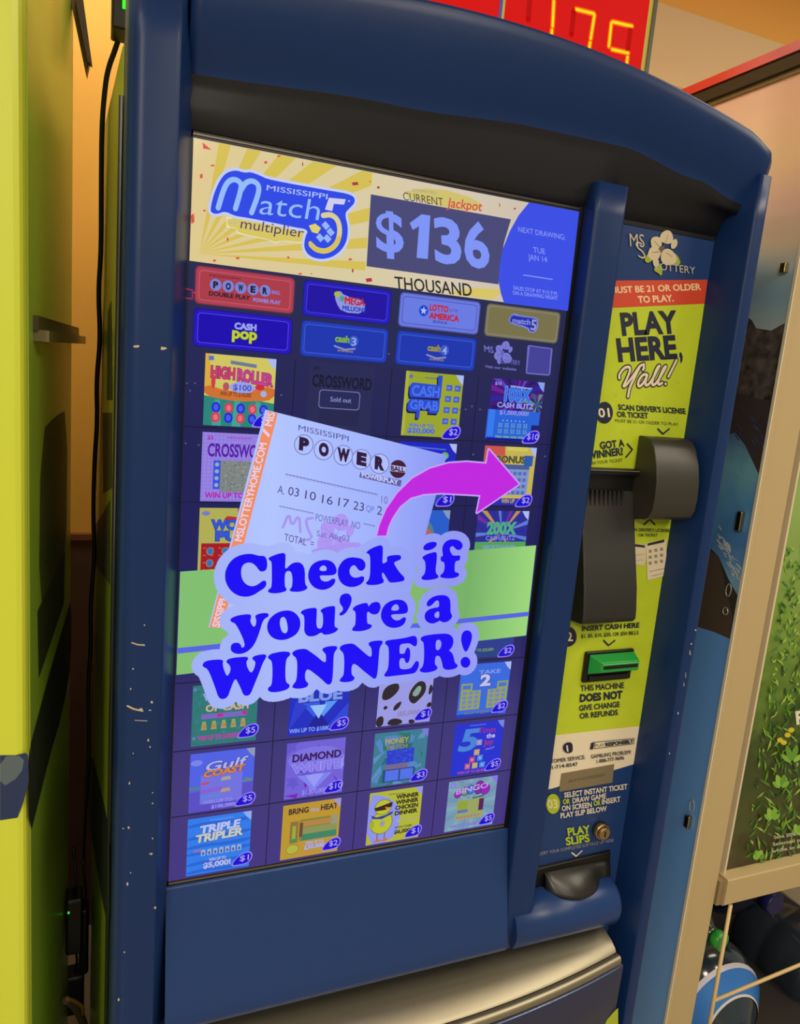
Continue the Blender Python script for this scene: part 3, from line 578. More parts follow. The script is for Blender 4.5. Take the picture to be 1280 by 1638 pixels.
# ---- draw game buttons
def button(x0, z0, x1, z1, rim, line, fill, lb):
    d = D(GL, 2e-4, E, f=rmap(x0, z0, x1 - x0, x1 - x0), k=x1 - x0, yd=False); h = (z1 - z0) / (x1 - x0)
    d.rrect(-.012, -.012, 1.012, h + .012, .05, tuple(int(c * .72) for c in rim)); d.rrect(0, 0, 1, h, .045, rim); d.rrect(.03, .03, .97, h - .03, .035, line); d.rrect(.037, .037, .963, h - .037, .03, fill); d.h = h; d.lb = lb; return d
def bend(d): d.build('game_button', disp, label=d.lb)
r1, r2 = (.8365, .8815), (.7825, .8285)
bx = [(.0090, .1370), (.1518, .2775), (.2930, .4200), (.4330, .5612)]
d = button(bx[0][0], r1[0], bx[0][1], r1[1], (172, 62, 84), (205, 92, 104), (170, 58, 72), 'red game button with five lettered balls')
tt(d, 'MISSISSIPPI', .13, .44, .27, .022, (110, 40, 60))
for i, t in enumerate('POWER'):
    u = .195 + i*.126; d.ell(u, .195, .058, .058, (120, 130, 215)); tt(d, t, u - .026, u + .026, .165, .06, (24, 28, 40), .06)
tt(d, 'BALL', .77, .86, .175, .035, (130, 130, 220), .03); tt(d, 'DOUBLE PLAY', .13, .55, .085, .04, (40, 26, 40), .04); tt(d, 'POWER PLAY', .58, .87, .075, .035, (140, 130, 215), .05); bend(d)
d = button(bx[1][0], r1[0], bx[1][1], r1[1], (34, 24, 190), (70, 62, 225), (30, 12, 160), 'indigo game button with red lettering')
d.poly([(.34, .26), (.40, .30), (.45, .25), (.70, .22), (.70, .08), (.44, .07), (.36, .17)], (140, 150, 220), 1); tt(d, 'MEGA', .46, .70, .165, .075, (190, 40, 60), .05); tt(d, 'MILLIONS', .44, .71, .095, .05, (40, 60, 190), .04); d.ell(.37, .255, .035, .03, (170, 180, 60)); d.ell(.43, .215, .03, .03, (90, 150, 140)); bend(d)
d = button(bx[2][0], r1[0], bx[2][1], r1[1], (104, 118, 225), (66, 76, 160), (104, 122, 226), 'periwinkle game button with red lettering and blue star')
d.ell(.29, .19, .058, .062, (24, 70, 200)); d.poly([(.29 + (.045 if i % 2 == 0 else .02) * math.sin(i*math.pi/5), .19 + (.045 if i % 2 == 0 else .02) * math.cos(i*math.pi/5)) for i in range(10)], (170, 190, 245)); tt(d, 'LOTTO', .36, .60, .205, .065, (190, 40, 60), .06); tt(d, 'ALL STAR', .61, .72, .22, .03, (120, 60, 140), .02); tt(d, 'AMERICA', .36, .75, .115, .065, (190, 40, 60), .06); tt(d, 'BONUS', .42, .60, .07, .03, (50, 60, 160)); bend(d)
d = button(bx[3][0], r1[0], bx[3][1], r1[1], (128, 122, 96), (116, 110, 84), (118, 112, 74), 'khaki game button with small blue logo')
d.poly([(.29, .19), (.33, .27), (.38, .29), (.42, .27), (.72, .27), (.70, .21), (.72, .16), (.68, .09), (.60, .08), (.57, .13), (.34, .16)], (120, 130, 210), 1); d.poly([(.31, .19), (.34, .265), (.42, .255), (.70, .255), (.68, .20), (.70, .16), (.66, .10), (.61, .10), (.58, .15), (.34, .175)], (34, 44, 170), 1); tt(d, 'match', .35, .60, .175, .06, (130, 140, 220), .03); tt(d, '5', .61, .69, .12, .12, (150, 150, 200), .02); bend(d)
d = button(bx[0][0], r2[0], bx[0][1], r2[1], (36, 14, 190), (76, 70, 235), (24, 2, 172), 'indigo game button with white and lime lettering')
tt(d, 'CASH', .40, .63, .205, .06, (150, 160, 240), .06); tt(d, 'pop', .38, .64, .11, .11, (190, 205, 40), .04, ((60, 70, 60), .02)); bend(d)
for j, (lb_, n_, c_) in enumerate((('blue game button with green lettering and numeral 3', '3', (120, 170, 60)), ('blue game button with ochre lettering and numeral 4', '4', (150, 140, 60)))):
    d = button(bx[1+j][0], r2[0], bx[1+j][1], r2[1], (30, 60, 186), (60, 96, 215), (26, 52, 172), lb_)
    tt(d, 'cash', .38, .55, .18, .07, c_, .05); d.ell(.60, .20, .055, .06, (60, 90, 200)); tt(d, n_, .57, .63, .155, .085, (150, 170, 230), .01); d.stroke([(.38, .13), (.50, .10), (.62, .12)], .02, (130, 140, 190)); tt(d, 'EVENING', .42, .60, .075, .02, (160, 130, 110), .03); bend(d)
# state logo and the rounded card beside it
d = DD(2e-4)
def flower(d, cx, cy, s_, petal, line, leafc=None, ctr=(120, 120, 110)):
    def T_(pts): return [(cx + x * s_, cy + y * s_) for x, y in pts]
    if leafc:
        for p in ([(-30, 18), (-22, 4), (-14, 2), (-12, 18), (-24, 25)], [(-8, 30), (-2, 22), (6, 34), (4, 50), (-2, 44), (-12, 38)], [(22, 2), (34, 8), (42, 26), (30, 28), (24, 20)]): d.poly(T_(p), leafc, 1)
    for p in ([(-16, -22), (-6, -26), (2, -22), (3, -10), (-4, -4), (-14, -6)], [(4, -32), (14, -38), (22, -34), (25, -20), (18, -14), (8, -16), (2, -22)], [(24, -18), (32, -22), (34, -12), (28, -4), (22, -6)], [(-16, -6), (-6, -4), (2, 4), (-4, 16), (-14, 18), (-22, 8)], [(6, 2), (16, -2), (26, 4), (32, 18), (24, 26), (12, 26), (4, 18)], [(-12, 16), (-6, 14), (-2, 20), (-3, 28), (-7, 32), (-12, 26)]):
        mx = sum(a for a, _ in p)/len(p); my = sum(b_ for _, b_ in p)/len(p); q = T_([(mx + (a - mx)*1.18, my + (b_ - my)*1.18) for a, b_ in p]); d.poly(q, petal, 1)
    for p in ([(-10, -18), (0, -6), (4, 2)], [(16, -30), (12, -16), (6, -4)], [(24, 12), (12, 4)], [(-14, 4), (0, 2)]): d.stroke(T_(p), 1.2 * s_, line)
    d.ell(cx + 4 * s_, cy - 4 * s_, 5 * s_, 5 * s_, ctr)
flower(d, 802, 566, .52, (120, 120, 210), (70, 70, 150), None, (100, 100, 190))
d.text('MS', (775, 562), (790, 565), 10, (110, 110, 200), .02); d.text('LOTTERY', (802, 581), (833, 584), 7, (96, 96, 180), .02); d.text('Visit our website', (776, 588), (826, 593), 4.5, (110, 112, 190), .02)
d.build('state_logo', disp)
d = DD(2e-4); d.poly([(846, 552), (883, 557), (884, 559), (880, 599), (877, 601), (843, 598), (841, 596), (844, 554)], (112, 108, 196)); d.poly([(847.5, 554), (881.5, 558.5), (878, 599), (843, 596)], (66, 64, 150)); d.build('rounded_card', disp)
d = DD(2e-4)
for x, y in ((299, 613), (312, 613), (304, 625), (297, 709), (318, 712), (755, 650), (768, 655), (622, 566), (745, 655), (757, 727), (872, 730), (735, 655), (450, 632)): d = DD(2e-4); d.ell(x, y, 1.4, 1.4, (96, 92, 104)); d.build('glass_reflection', disp)  # painted reflections of small lights in the display glass
d = DD(2e-4)
d.stroke([(298, 462), (308, 464), (308, 478), (298, 477)], 2, (150, 40, 84)); d.ell(311, 468, 1.4, 1.4, (200, 60, 90))
d.build('red_corner_tag', disp)
# ---- jackpot banner
d = DD(4e-4); CRM = (214, 200, 160); YEL = (214, 192, 88)
zb = .8870
d.fm = GL.px
q = lambda x, z: (x, z)
d2 = D(GL, 4e-4, E, f=q, k=1, yd=False)
mt = ramp_mat('banner_ground', 0, [(0.0, (222, 200, 142)), (0.2, (216, 202, 158)), (0.36, (214, 200, 176)), (0.573, (196, 184, 170))], emit=True, rough=.12)
d2.poly([(0, zb), (DW, zb), (DW, DH - .0005), (0, DH - .0005)], mt)
# sun rays from the lower left corner
cx0, cz0 = .012, .897
for a0, a1 in ((82, 76), (68, 62), (55, 49), (44, 38), (33, 28), (22, 18), (13, 9.5), (5, 2)):
    pts = [(cx0, cz0)]
    for a in (a0, a1):
        r = math.radians(a); t = min((DH - .001 - cz0) / math.sin(r), (.236 - cx0) / math.cos(r)); pts.append((cx0 + t * math.cos(r), cz0 + t * math.sin(r)))
    if abs(pts[1][0] - pts[2][0]) > 1e-4 and abs(pts[1][1] - pts[2][1]) > 1e-4: pts.insert(2, (.236, DH - .001))
    d2.poly(pts, (212, 190, 84))
d2.poly([(.27, 1.012), (.33, 1.030), (.40, 1.024), (.41, 1.010), (.36, 1.004)], (206, 192, 110), 1)
d2.poly([(.36, .889), (.44, .889), (.46, .905), (.41, .902)], (214, 196, 100), 0)
d2.build('jackpot_banner', disp)
d = DD(8e-4)
for x, y, w_, h_, c_ in [(446, 250, 6, 3, 0), (425, 260, 5, 5, 0), (340, 265, 7, 3, 0), (322, 282, 5, 8, 0), (327, 337, 5, 3, 0), (484, 263, 2, 7, 1), (568, 294, 11, 6, 1), (605, 300, 5, 4, 1), (364, 383, 3, 7, 0), (343, 417, 5, 4, 0), (380, 413, 6, 4, 0), (461, 412, 4, 4, 0), (560, 415, 6, 4, 0), (564, 433, 3, 7, 1), (590, 448, 11, 7, 1), (480, 438, 6, 3, 0), (308, 350, 6, 17, 0), (799, 328, 1.5, 7, 1), (823, 334, 4, 3, 1), (592, 291, 2, 4, 0), (498, 438, 3, 2, 0)]:
    d.poly([(x - w_/2, y - h_*.3), (x + w_*.35, y - h_/2), (x + w_/2, y + h_*.3), (x - w_*.35, y + h_/2)], [(214, 84, 62), (176, 50, 70)][c_])
d.poly([(324, 228), (338, 240), (325, 238)], (218, 70, 80))
# blue panel at the right
BR = (58, 78, 228)
arcp = [(846, 325), (829, 345), (815, 370), (804, 398), (799, 425), (797, 450), (801, 470), (806, 485)]
d.poly([(926, 338.5)] + [(846, 324)] + arcp[1:] + [(908, 497)], BR)
# grey number panel
d.poly([(593, 311), (817, 351), (806, 388), (799, 425), (797, 455), (586, 426)], (72, 72, 118))
for i in range(0): pass
NUM = (126, 148, 246)
d.text('$', (602, 399), (646, 404), 62, NUM, .025, .05); d.poly([(666, 412.5), (684, 414.5), (688, 345), (674, 343), (655, 357), (660, 368), (670, 362)], NUM); d.text('3', (696, 417), (739, 422), 69, NUM, .03, .03); d.text('6', (744, 424), (784, 428), 69, NUM, .03, .03)
d.text('CURRENT', (645, 320), (709, 330), 13, (70, 70, 64), .0); d.text('Jackpot', (714, 331), (770, 338), 15, (214, 70, 76), .012, .25); d.text('ESTIMATED', (660, 306), (698, 311), 4, (150, 146, 140))
d.text('THOUSAND', (632, 462), (755, 474), 20, (44, 42, 40), .012)
LB = (140, 156, 244)
d.text('NEXT DRAWING:', (829, 371), (904, 384), 8.5, LB, .0); d.text('TUE', (853, 404), (872, 407), 9, LB, .0); d.text('JAN 14', (845, 415), (875, 420), 9, LB, .0); d.stroke([(837, 440), (883, 447)], 1.4, LB); d.text('SALES STOP AT 9:15 P.M.', (821, 463), (892, 473), 6, LB, .01); d.text('ON A DRAWING NIGHT', (820, 471), (892, 480), 6, LB, .01)
# game logo
L = lambda pts: cr(290, 200, 3.8788, pts)
blob = L([(180, 520), (200, 430), (240, 340), (280, 295), (340, 280), (390, 298), (430, 292), (490, 315), (540, 340), (900, 405), (1065, 432), (1080, 480), (1040, 520), (1012, 550), (1036, 640), (1022, 740), (960, 810), (880, 836), (800, 820), (760, 770), (765, 700), (790, 650), (700, 635), (560, 605), (400, 575), (330, 565), (270, 535), (220, 555), (185, 545)])
plate = L([(285, 575), (420, 590), (780, 650), (775, 700), (760, 730), (620, 715), (580, 730), (550, 710), (350, 670), (345, 640), (285, 630)])
d.stroke(plate, 2.5, (226, 222, 190), True); d.poly(plate, (216, 196, 96), 1)
d.stroke(chaikin(blob, 1), 7, (196, 204, 240), True); d.poly(blob, (46, 72, 228), 2)
LW = (150, 186, 246)
for p in ([(228, 515), (262, 400), (290, 350), (330, 335), (372, 360), (368, 410), (335, 520)], [(372, 400), (400, 355), (445, 345), (482, 375), (478, 430), (435, 545)]): d.stroke(L(p), 6.6, LW, False, 2)
d.text('atch', L([(480, 552)])[0], L([(850, 592)])[0], 33, LW, -.004, .22)
d.text('MISSISSIPPI', L([(528, 405)])[0], L([(905, 462)])[0], 8.5, (170, 190, 244), .008, .15)
d.text('multiplier', L([(365, 640)])[0], L([(755, 700)])[0], 16, (70, 60, 110), .0, .2); d.text('with', L([(300, 615)])[0], L([(345, 620)])[0], 5, (170, 180, 200), 0, .2)
d.poly(L([(915, 452), (1020, 462), (1008, 495), (945, 490), (935, 535), (890, 525)]), (206, 206, 236))
d.stroke(L([(880, 562), (930, 555), (972, 590), (985, 660), (965, 740), (905, 785), (840, 778), (805, 745)]), 7, (214, 204, 150), False, 2)
d.stroke(L([(978, 700), (940, 765), (880, 787), (820, 768), (800, 735)]), 6, (214, 192, 84), False, 2)
d.poly(L([(790, 625), (830, 612), (865, 640), (845, 675), (810, 665)]), (222, 208, 110))
for x, y in ((895, 625), (925, 665), (860, 700), (905, 705)): d.poly(L([(x - 26, y - 4), (x - 2, y - 28), (x + 26, y + 4), (x + 2, y + 28)]), (150, 180, 244))
d.ell(558, 322, 1.6, 1.6, LW)
d.build('banner_print', disp)
# ---- green band
d = DD(16e-4)
GRN = (132, 196, 108)
gm = ramp_mat('band_green', 0, [(0.0, (128, 190, 112)), (0.3, (134, 190, 110)), (0.45, (118, 176, 104)), (0.573, (158, 216, 124))], emit=True, rough=.12)
d.poly([(288, 914), (857, 872), (841, 1016), (282, 1079)], gm); d.poly([(284, 1036), (845, 978), (844, 985), (284, 1045)], (84, 100, 224))
d.build('green_band', disp)
# ---- pop-up ticket
d = DD(18e-4)
tm = ramp_mat('ticket_ground', 0, [(0.0, (168, 184, 250)), (0.12, (178, 196, 255)), (0.28, (160, 178, 252)), (0.42, (130, 140, 240))], emit=True, rough=.12)
d.poly([(424, 655), (714, 728), (645, 985), (560, 1010), (333, 1003)], tm)
d.poly([(428, 657), (444, 661), (355, 1003), (335, 1003)], (240, 140, 96))
def along(t, y0, y1, h=11.5, col=(226, 206, 232)):
    f = lambda y: (443.0 - (y - 661) * 89 / 342.0 - 3.6, y)
    d.text(t, f(y0), f(y1), h, col, .03, 0, None, (-1.0, -.14))
along('MSLOTTERYHOME.COM', 866, 709); along('/', 700, 686); along('MIS', 682, 660); along('SISSIPPI', 1003, 958)
INK = (66, 52, 110)
d.text('MISSISSIPPI', (477, 688), (557, 706), 9, (84, 80, 150), .0, .1)
for t, x, y in (('P', 485.5, 711), ('O', 517, 719.5), ('W', 548.5, 728), ('E', 577.5, 734.5), ('R', 606.5, 741.5)):
    d.ell(x, y, 15.6, 16.4, (104, 112, 176), 28); d.ell(x, y, 14.4, 15.2, (176, 190, 252), 28)
    w_ = 8 if t != 'W' else 10; d.text(t, (x - w_, y + 6.5), (x + w_, y + 10), 18, (44, 22, 60), .075, .12)
d.ell(636, 750, 13.5, 14.5, (66, 22, 50), 28); d.poly([(623.5, 743), (649.5, 747), (648.5, 756), (623, 753)], (176, 180, 240)); d.text('BALL', (625, 752), (647, 755), 7.5, (66, 22, 50), .04)
d.poly([(576, 755), (642, 768), (640, 778), (574, 763)], (96, 90, 160)); d.text('POWERPLAY', (578, 762), (637, 775), 7, (190, 196, 248), .05)
d.text('***************************', (456, 764), (604, 797), 7, (84, 76, 140), .03); d.text('10', (609, 804), (619, 806), 12, (110, 110, 180), .0, .15)
d.text('A.', (443, 788), (454, 791), 13, (84, 80, 140), .0, .2)
for t, x, y in (('03', 460, 791), ('10', 487, 797), ('16', 514, 804), ('17', 540, 808.5), ('23', 564, 814), ('2', 602, 822)): d.text(t, (x, y), (x + (17 if len(t) == 2 else 8), y + (3.6 if len(t) == 2 else 1.6)), 13.5, (72, 64, 124), .0, .18)
d.text('QP', (585, 817), (597, 819.6), 10, (96, 110, 200), .0, .15)
LIL = (164, 150, 240)
for p in ([(452, 843), (462, 820), (466, 842), (478, 822), (480, 850)], [(500, 828), (488, 830), (492, 846), (500, 862), (480, 864)]): d.stroke(p, 4, LIL, False, 1)
flower(d, 530, 862, 1.05, (172, 150, 242), (158, 140, 238), None, (160, 140, 236)); d.poly([(540, 870), (572, 866), (580, 872), (552, 884), (500, 886), (496, 878)], (168, 146, 240), 1)
d.text('***********', (446, 814), (502, 826), 6, (90, 80, 150), .03); d.text('POWERPLAY  NO', (504, 832), (575, 846), 11, (104, 96, 176), .0, .15); d.text('****', (581, 842), (600, 846.5), 6, (90, 80, 150), .03)
d.text('Sat Aug03', (506, 857), (558, 866), 9.5, (112, 100, 184), .0, .12); d.text('TOTAL  =', (454, 864), (501, 875), 11.5, (84, 76, 140), .0, .15)
d.build('popup_ticket', disp, label='white draw ticket with an orange margin inside the pop-up')
# ---- pink arrow
d = DD(26e-4)
A_ = lambda pts: cr(600, 580, 4.2667, pts)
ar = A_([(10, 1178), (28, 1105), (75, 995), (150, 888), (250, 790), (370, 722), (500, 685), (620, 677), (755, 688), (771, 592), (976, 828), (690, 1022), (714, 903), (600, 896), (450, 888), (330, 895), (240, 920), (165, 980), (112, 1060), (85, 1122), (72, 1178)])
d.stroke(ar, 5, (196, 160, 244), True)
d.poly(ar, (192, 36, 222)); d.build('popup_arrow', disp, label='pink curved arrow with a pale rim')
# ---- message lettering
G1 = []
def gl(o, pts, *holes): G1.append((cr(*o, pts), [cr(*o, h) for h in holes]))
oA = (340, 860, 6.4); oB = (520, 840, 5.3333); oC = (350, 940, 6.4); oD = (530, 930, 6.4); oE = (310, 1020, 6.4); oF = (460, 1000, 8.0); oG = (600, 990, 7.1111)
gl(oA, [(375,158),(420,165),(470,180),(520,180),(545,200),(554,240),(556,290),(542,328),(510,342),(480,338),(462,315),(445,290),(415,262),(380,248),(340,252),(305,275),(288,320),(290,390),(310,440),(345,475),(390,492),(430,487),(470,465),(500,440),(525,430),(546,443),(546,482),(520,515),(470,545),(420,580),(350,600),(280,594),(220,567),(170,522),(133,455),(122,390),(132,320),(168,250),(220,200),(290,168)])
gl(oA, [(570,200),(600,184),(660,160),(742,146),(742,230),(736,308),(755,308),(775,285),(810,255),(860,243),(907,256),(934,300),(942,360),(940,440),(950,485),(968,495),(962,517),(930,537),(880,548),(830,548),(788,542),(783,520),(805,505),(813,450),(811,390),(800,345),(775,333),(745,343),(735,380),(733,450),(738,500),(754,515),(750,537),(715,552),(650,564),(590,562),(560,547),(568,522),(595,510),(602,450),(602,350),(600,250),(590,232),(568,218)])
gl(oA, [(1140,220),(1190,226),(1237,256),(1264,310),(1264,352),(1240,376),(1180,382),(1095,380),(1093,400),(1110,432),(1150,445),(1190,435),(1215,413),(1248,413),(1252,440),(1235,477),(1190,512),(1130,530),(1070,522),(1018,492),(982,440),(970,380),(982,320),(1013,268),(1070,233)], [(1128,276),(1157,290),(1164,322),(1150,335),(1110,335),(1086,324),(1098,292)])
gl(oB, [(215,268),(270,273),(312,283),(340,318),(337,362),(310,387),(280,380),(262,352),(245,335),(218,345),(202,380),(208,420),(240,444),(280,440),(310,428),(330,438),(324,477),(290,507),(240,524),(180,520),(128,487),(103,430),(103,370),(128,318),(165,283)])
gl(oB, [(342,232),(365,208),(420,178),(487,162),(487,240),(482,322),(500,320),(527,300),(518,270),(540,256),(600,248),(642,253),(642,287),(610,300),(578,315),(600,355),(635,405),(672,440),(670,467),(640,477),(590,484),(545,486),(520,450),(495,405),(479,398),(481,440),(497,465),(492,487),(450,502),(400,507),(352,504),(340,486),(365,465),(378,420),(380,330),(378,260),(365,240)])
gl(oB, [(900,137),(943,140),(948,165),(920,197),(870,213),(833,207),(830,180),(855,153)])
gl(oB, [(817,272),(850,248),(900,230),(948,222),(946,300),(935,380),(942,410),(962,427),(957,447),(920,457),(870,465),(822,462),(812,440),(840,415),(850,380),(850,320),(840,295)])
gl(oB, [(1080,115),(1132,122),(1163,148),(1168,182),(1147,207),(1120,208),(1100,192),(1085,173),(1063,180),(1056,205),(1066,230),(1080,254),(1110,256),(1148,252),(1143,297),(1105,302),(1098,340),(1098,390),(1110,398),(1138,405),(1133,432),(1090,448),(1030,450),(976,442),(976,420),(1000,403),(1012,370),(1012,312),(978,302),(980,262),(1000,260),(993,220),(993,180),(1013,143),(1045,122)])
gl(oC, [(112,320),(130,298),(200,273),(300,262),(327,273),(327,300),(316,330),(335,375),(355,395),(375,375),(380,320),(368,295),(373,273),(420,255),(480,250),(508,262),(502,292),(467,307),(442,345),(420,420),(397,490),(362,570),(320,622),(270,657),(210,673),(152,663),(119,637),(117,590),(138,560),(190,552),(222,573),(228,604),(248,604),(262,580),(250,530),(225,470),(190,400),(160,355),(125,345)])
gl(oC, [(690,223),(750,233),(802,273),(831,330),(828,400),(797,462),(740,502),(670,528),(600,528),(538,502),(498,450),(487,385),(507,320),(558,268),(620,236)], [(655,288),(682,310),(697,370),(702,430),(682,462),(648,452),(628,410),(618,350),(628,305)])
gl(oC, [(832,240),(860,220),(920,203),(998,196),(998,260),(992,350),(1000,400),(1020,413),(1045,408),(1060,370),(1062,300),(1055,250),(1033,238),(1043,213),(1100,188),(1178,177),(1187,200),(1182,300),(1178,380),(1190,400),(1216,405),(1208,432),(1170,457),(1110,474),(1063,472),(1050,452),(1030,457),(990,482),(940,494),(893,483),(868,440),(870,380),(870,300),(860,270),(838,262)])
gl(oD, [(140,113),(182,123),(205,165),(197,215),(172,270),(142,317),(100,344),(75,340),(80,315),(105,300),(115,275),(106,250),(83,225),(75,180),(93,133)])
gl(oD, [(212,270),(240,243),(300,220),(357,210),(372,235),(376,253),(390,225),(430,203),(477,203),(500,240),(492,290),(467,327),(425,333),(395,322),(375,302),(358,310),(358,370),(362,425),(385,430),(411,440),(402,467),(365,487),(300,503),(230,503),(202,492),(213,465),(238,440),(242,380),(242,320),(235,297),(213,285)])
gl(oD, [(680,177),(732,188),(770,228),(780,285),(767,317),(720,327),(613,330),(603,345),(620,375),(660,395),(700,385),(725,360),(755,360),(757,390),(737,432),(690,462),(620,471),(558,452),(512,400),(497,340),(512,275),(548,223),(610,187)], [(655,223),(680,240),(687,277),(665,292),(620,292),(603,280),(620,245)])
gl(oD, [(1120,132),(1172,138),(1207,173),(1213,240),(1210,310),(1232,345),(1217,377),(1180,408),(1130,414),(1105,394),(1080,407),(1030,428),(978,414),(947,375),(947,325),(983,283),(1040,263),(1095,258),(1095,210),(1085,187),(1060,192),(1030,227),(1000,250),(970,247),(967,210),(1008,163),(1060,140)], [(1097,300),(1097,360),(1075,370),(1048,357),(1048,325),(1070,303)])
gl(oE, [(85,265),(110,233),(180,218),(260,213),(300,223),(292,260),(305,320),(335,390),(365,350),(375,300),(355,262),(328,245),(338,213),(400,196),(480,188),(548,186),(554,210),(532,240),(545,300),(580,355),(610,320),(628,250),(618,227),(592,210),(603,183),(660,166),(720,160),(743,175),(727,210),(702,250),(662,360),(612,480),(577,570),(540,588),(503,577),(478,510),(448,450),(425,410),(402,440),(372,520),(342,602),(290,623),(248,602),(222,520),(178,400),(138,310),(92,290)])
gl(oE, [(750,190),(780,158),(850,140),(930,130),(983,143),(980,175),(947,200),(935,260),(932,380),(940,450),(972,465),(978,497),(940,527),(860,547),(790,550),(752,532),(758,500),(790,480),(800,400),(800,280),(790,225),(763,210)])
gl(oF, [(48,350),(75,318),(140,296),(225,290),(290,333),(380,398),(440,453),(480,465),(485,420),(482,360),(450,330),(433,300),(463,273),(540,256),(622,256),(632,285),(597,330),(582,380),(577,520),(572,640),(557,732),(520,752),(490,742),(420,672),(330,602),(270,557),(232,560),(215,620),(222,700),(264,735),(247,777),(180,800),(90,802),(48,782),(68,745),(105,700),(115,600),(118,480),(105,410),(68,380)])
gl(oF, [(653,290),(680,248),(750,228),(832,223),(890,268),(970,338),(1030,388),(1065,395),(1070,340),(1060,270),(1030,250),(1028,213),(1080,193),(1160,185),(1210,190),(1207,225),(1172,270),(1162,350),(1152,500),(1142,600),(1127,667),(1095,677),(1050,642),(960,572),(900,517),(850,482),(820,495),(808,560),(815,630),(854,655),(837,697),(780,717),(700,720),(656,707),(668,670),(705,640),(715,560),(718,430),(708,350),(678,318)])
gl(oG, [(103,255),(130,233),(250,220),(350,203),(420,183),(457,188),(472,230),(467,292),(440,307),(416,290),(385,268),(320,272),(275,285),(270,340),(270,385),(305,390),(330,380),(340,340),(360,313),(387,328),(394,400),(382,472),(355,497),(333,480),(325,440),(290,435),(268,460),(268,530),(280,560),(340,565),(400,550),(430,510),(455,468),(487,473),(492,520),(472,572),(440,610),(350,622),(220,637),(120,650),(90,637),(108,605),(140,560),(148,450),(148,350),(140,300),(110,280)])
gl(oG, [(507,215),(530,188),(620,170),(720,160),(812,158),(862,183),(884,230),(877,290),(850,335),(828,350),(867,375),(887,430),(897,490),(933,515),(922,547),(870,567),(800,572),(763,552),(755,500),(735,430),(715,410),(680,415),(672,460),(672,510),(702,535),(697,567),(640,592),(560,604),(502,592),(498,565),(530,540),(545,480),(550,370),(545,290),(540,255),(512,235)], [(690,233),(725,226),(747,260),(742,310),(715,347),(690,347),(679,320),(681,265)])
gl(oG, [(1035,119),(1077,133),(1095,180),(1087,240),(1062,310),(1030,371),(1003,352),(983,300),(967,230),(975,170),(998,133)])
gl(oG, [(1018 + 57*math.cos(i*math.pi/6), 485 + 64*math.sin(i*math.pi/6)) for i in range(12)])
d = DD(30e-4)
hm = ramp_mat('halo_ground', 0, [(0.02, (160, 176, 244)), (0.16, (168, 184, 248)), (0.30, (152, 164, 244)), (0.42, (144, 150, 240)), (0.52, (156, 160, 246))], emit=True, rough=.12)
for out, hs in G1: d.stroke(out, 31.5 if max(p[0] for p in out) < 640 else 27.5, hm, True, 1, same=True)
d.up()
for out, hs in G1: d.poly(out, hm); d.lay -= EPS
d.poly([(395, 950), (600, 935), (640, 950), (640, 1000), (420, 1040), (400, 1000)], hm)
d.build('popup_message', disp, label='pale lettering halo of the pop-up message')
d = DD(34e-4)
for out, hs in G1: d.poly(out, (20, 0, 245), 1, hs); d.lay -= EPS
d.build('message_letters', disp, label='bold blue letters reading Check if you\'re a WINNER!')
# ================================================================ instruction strip and devices on the recessed panel
PP = YP(.02)
d = D(PP, 2e-4, M)
PL = [(971, 449), (1132, 447.5), (1127, 485), (968, 493)]
LIMEP = (188, 206, 44); NV = (24, 30, 58); WH = (232, 218, 190)
P3 = [(966, 493), (1127, 485.5), (1108, 620), (1080, 820), (1052, 1000), (1030, 1130), (1026, 1161), (852, 1180), (880, 1000), (920, 760), (950, 590)]
m_lime = M(LIMEP, .38, vary=.04, vscale=30)
d.poly(P3, m_lime)
d.poly([(852, 1180), (1026, 1161), (1015, 1222), (884, 1261), (836, 1272)], WH)
d.poly([(968, 449), (1132, 447.5), (1127, 486), (962, 493.5)], (206, 66, 40))
random.seed(11)
for i in range(40):
    x = random.uniform(985, 1110); y = random.uniform(500, 1130)
    if x < 1127 - (y - 485) * .15: d.ell(x, y, 2.4, 2.8, (190, 190, 60), 8); d.lay -= EPM
d.build('instruction_strip', kiosk, label='lime strip with red band above and cream foot')
d = D(PP, 3.5e-4, M)
def tp(t, x0, y0, x1, y1, h, c=NV, wt=.02, sl=.1, **k): d.text(t, (x0, y0), (x1, y1), h, c, wt, sl, **k)
tp('MUST BE 21 OR OLDER', 977, 469, 1122, 463.5, 10, (236, 208, 160), .03, 0); tp('TO PLAY.', 1021, 484.5, 1078, 482, 10.5, (236, 208, 160), .03, 0)
tp('PLAY', 995, 535.5, 1086, 531.5, 34, NV, .045, .02); tp('HERE', 989, 577.5, 1084, 572, 35, NV, .045, .02); tp(',', 1087, 572, 1092, 571.5, 34, NV, .05, .0)
# script word Y'all! drawn as strokes
YC = lambda p: cr(960, 480, 8.0, p)
ya = [[(245, 1000), (240, 960), (290, 880), (350, 850), (385, 870), (370, 940), (330, 1030), (290, 1110), (330, 1090), (400, 1000), (500, 850), (530, 830)], [(500, 860), (430, 1010), (375, 1120), (355, 1235)], [(555, 820), (560, 870), (545, 890)],
      [(590, 950), (540, 955), (490, 1030), (480, 1095), (510, 1105), (560, 1050), (600, 960)], [(600, 960), (575, 1050), (580, 1095), (620, 1080), (680, 990), (740, 870), (760, 840), (735, 850), (690, 950), (660, 1060), (670, 1090), (700, 1080), (770, 980), (830, 870), (840, 845), (815, 860), (765, 970), (735, 1060), (750, 1085), (790, 1060)], [(975, 770), (930, 860), (870, 980)], [(832, 1070), (836, 1074)]]
for p in ya: d.stroke(YC(p), 9.2, NV, False, 1)
for p in ya: d.stroke(YC(p), 4.6, (232, 214, 190), False, 1)
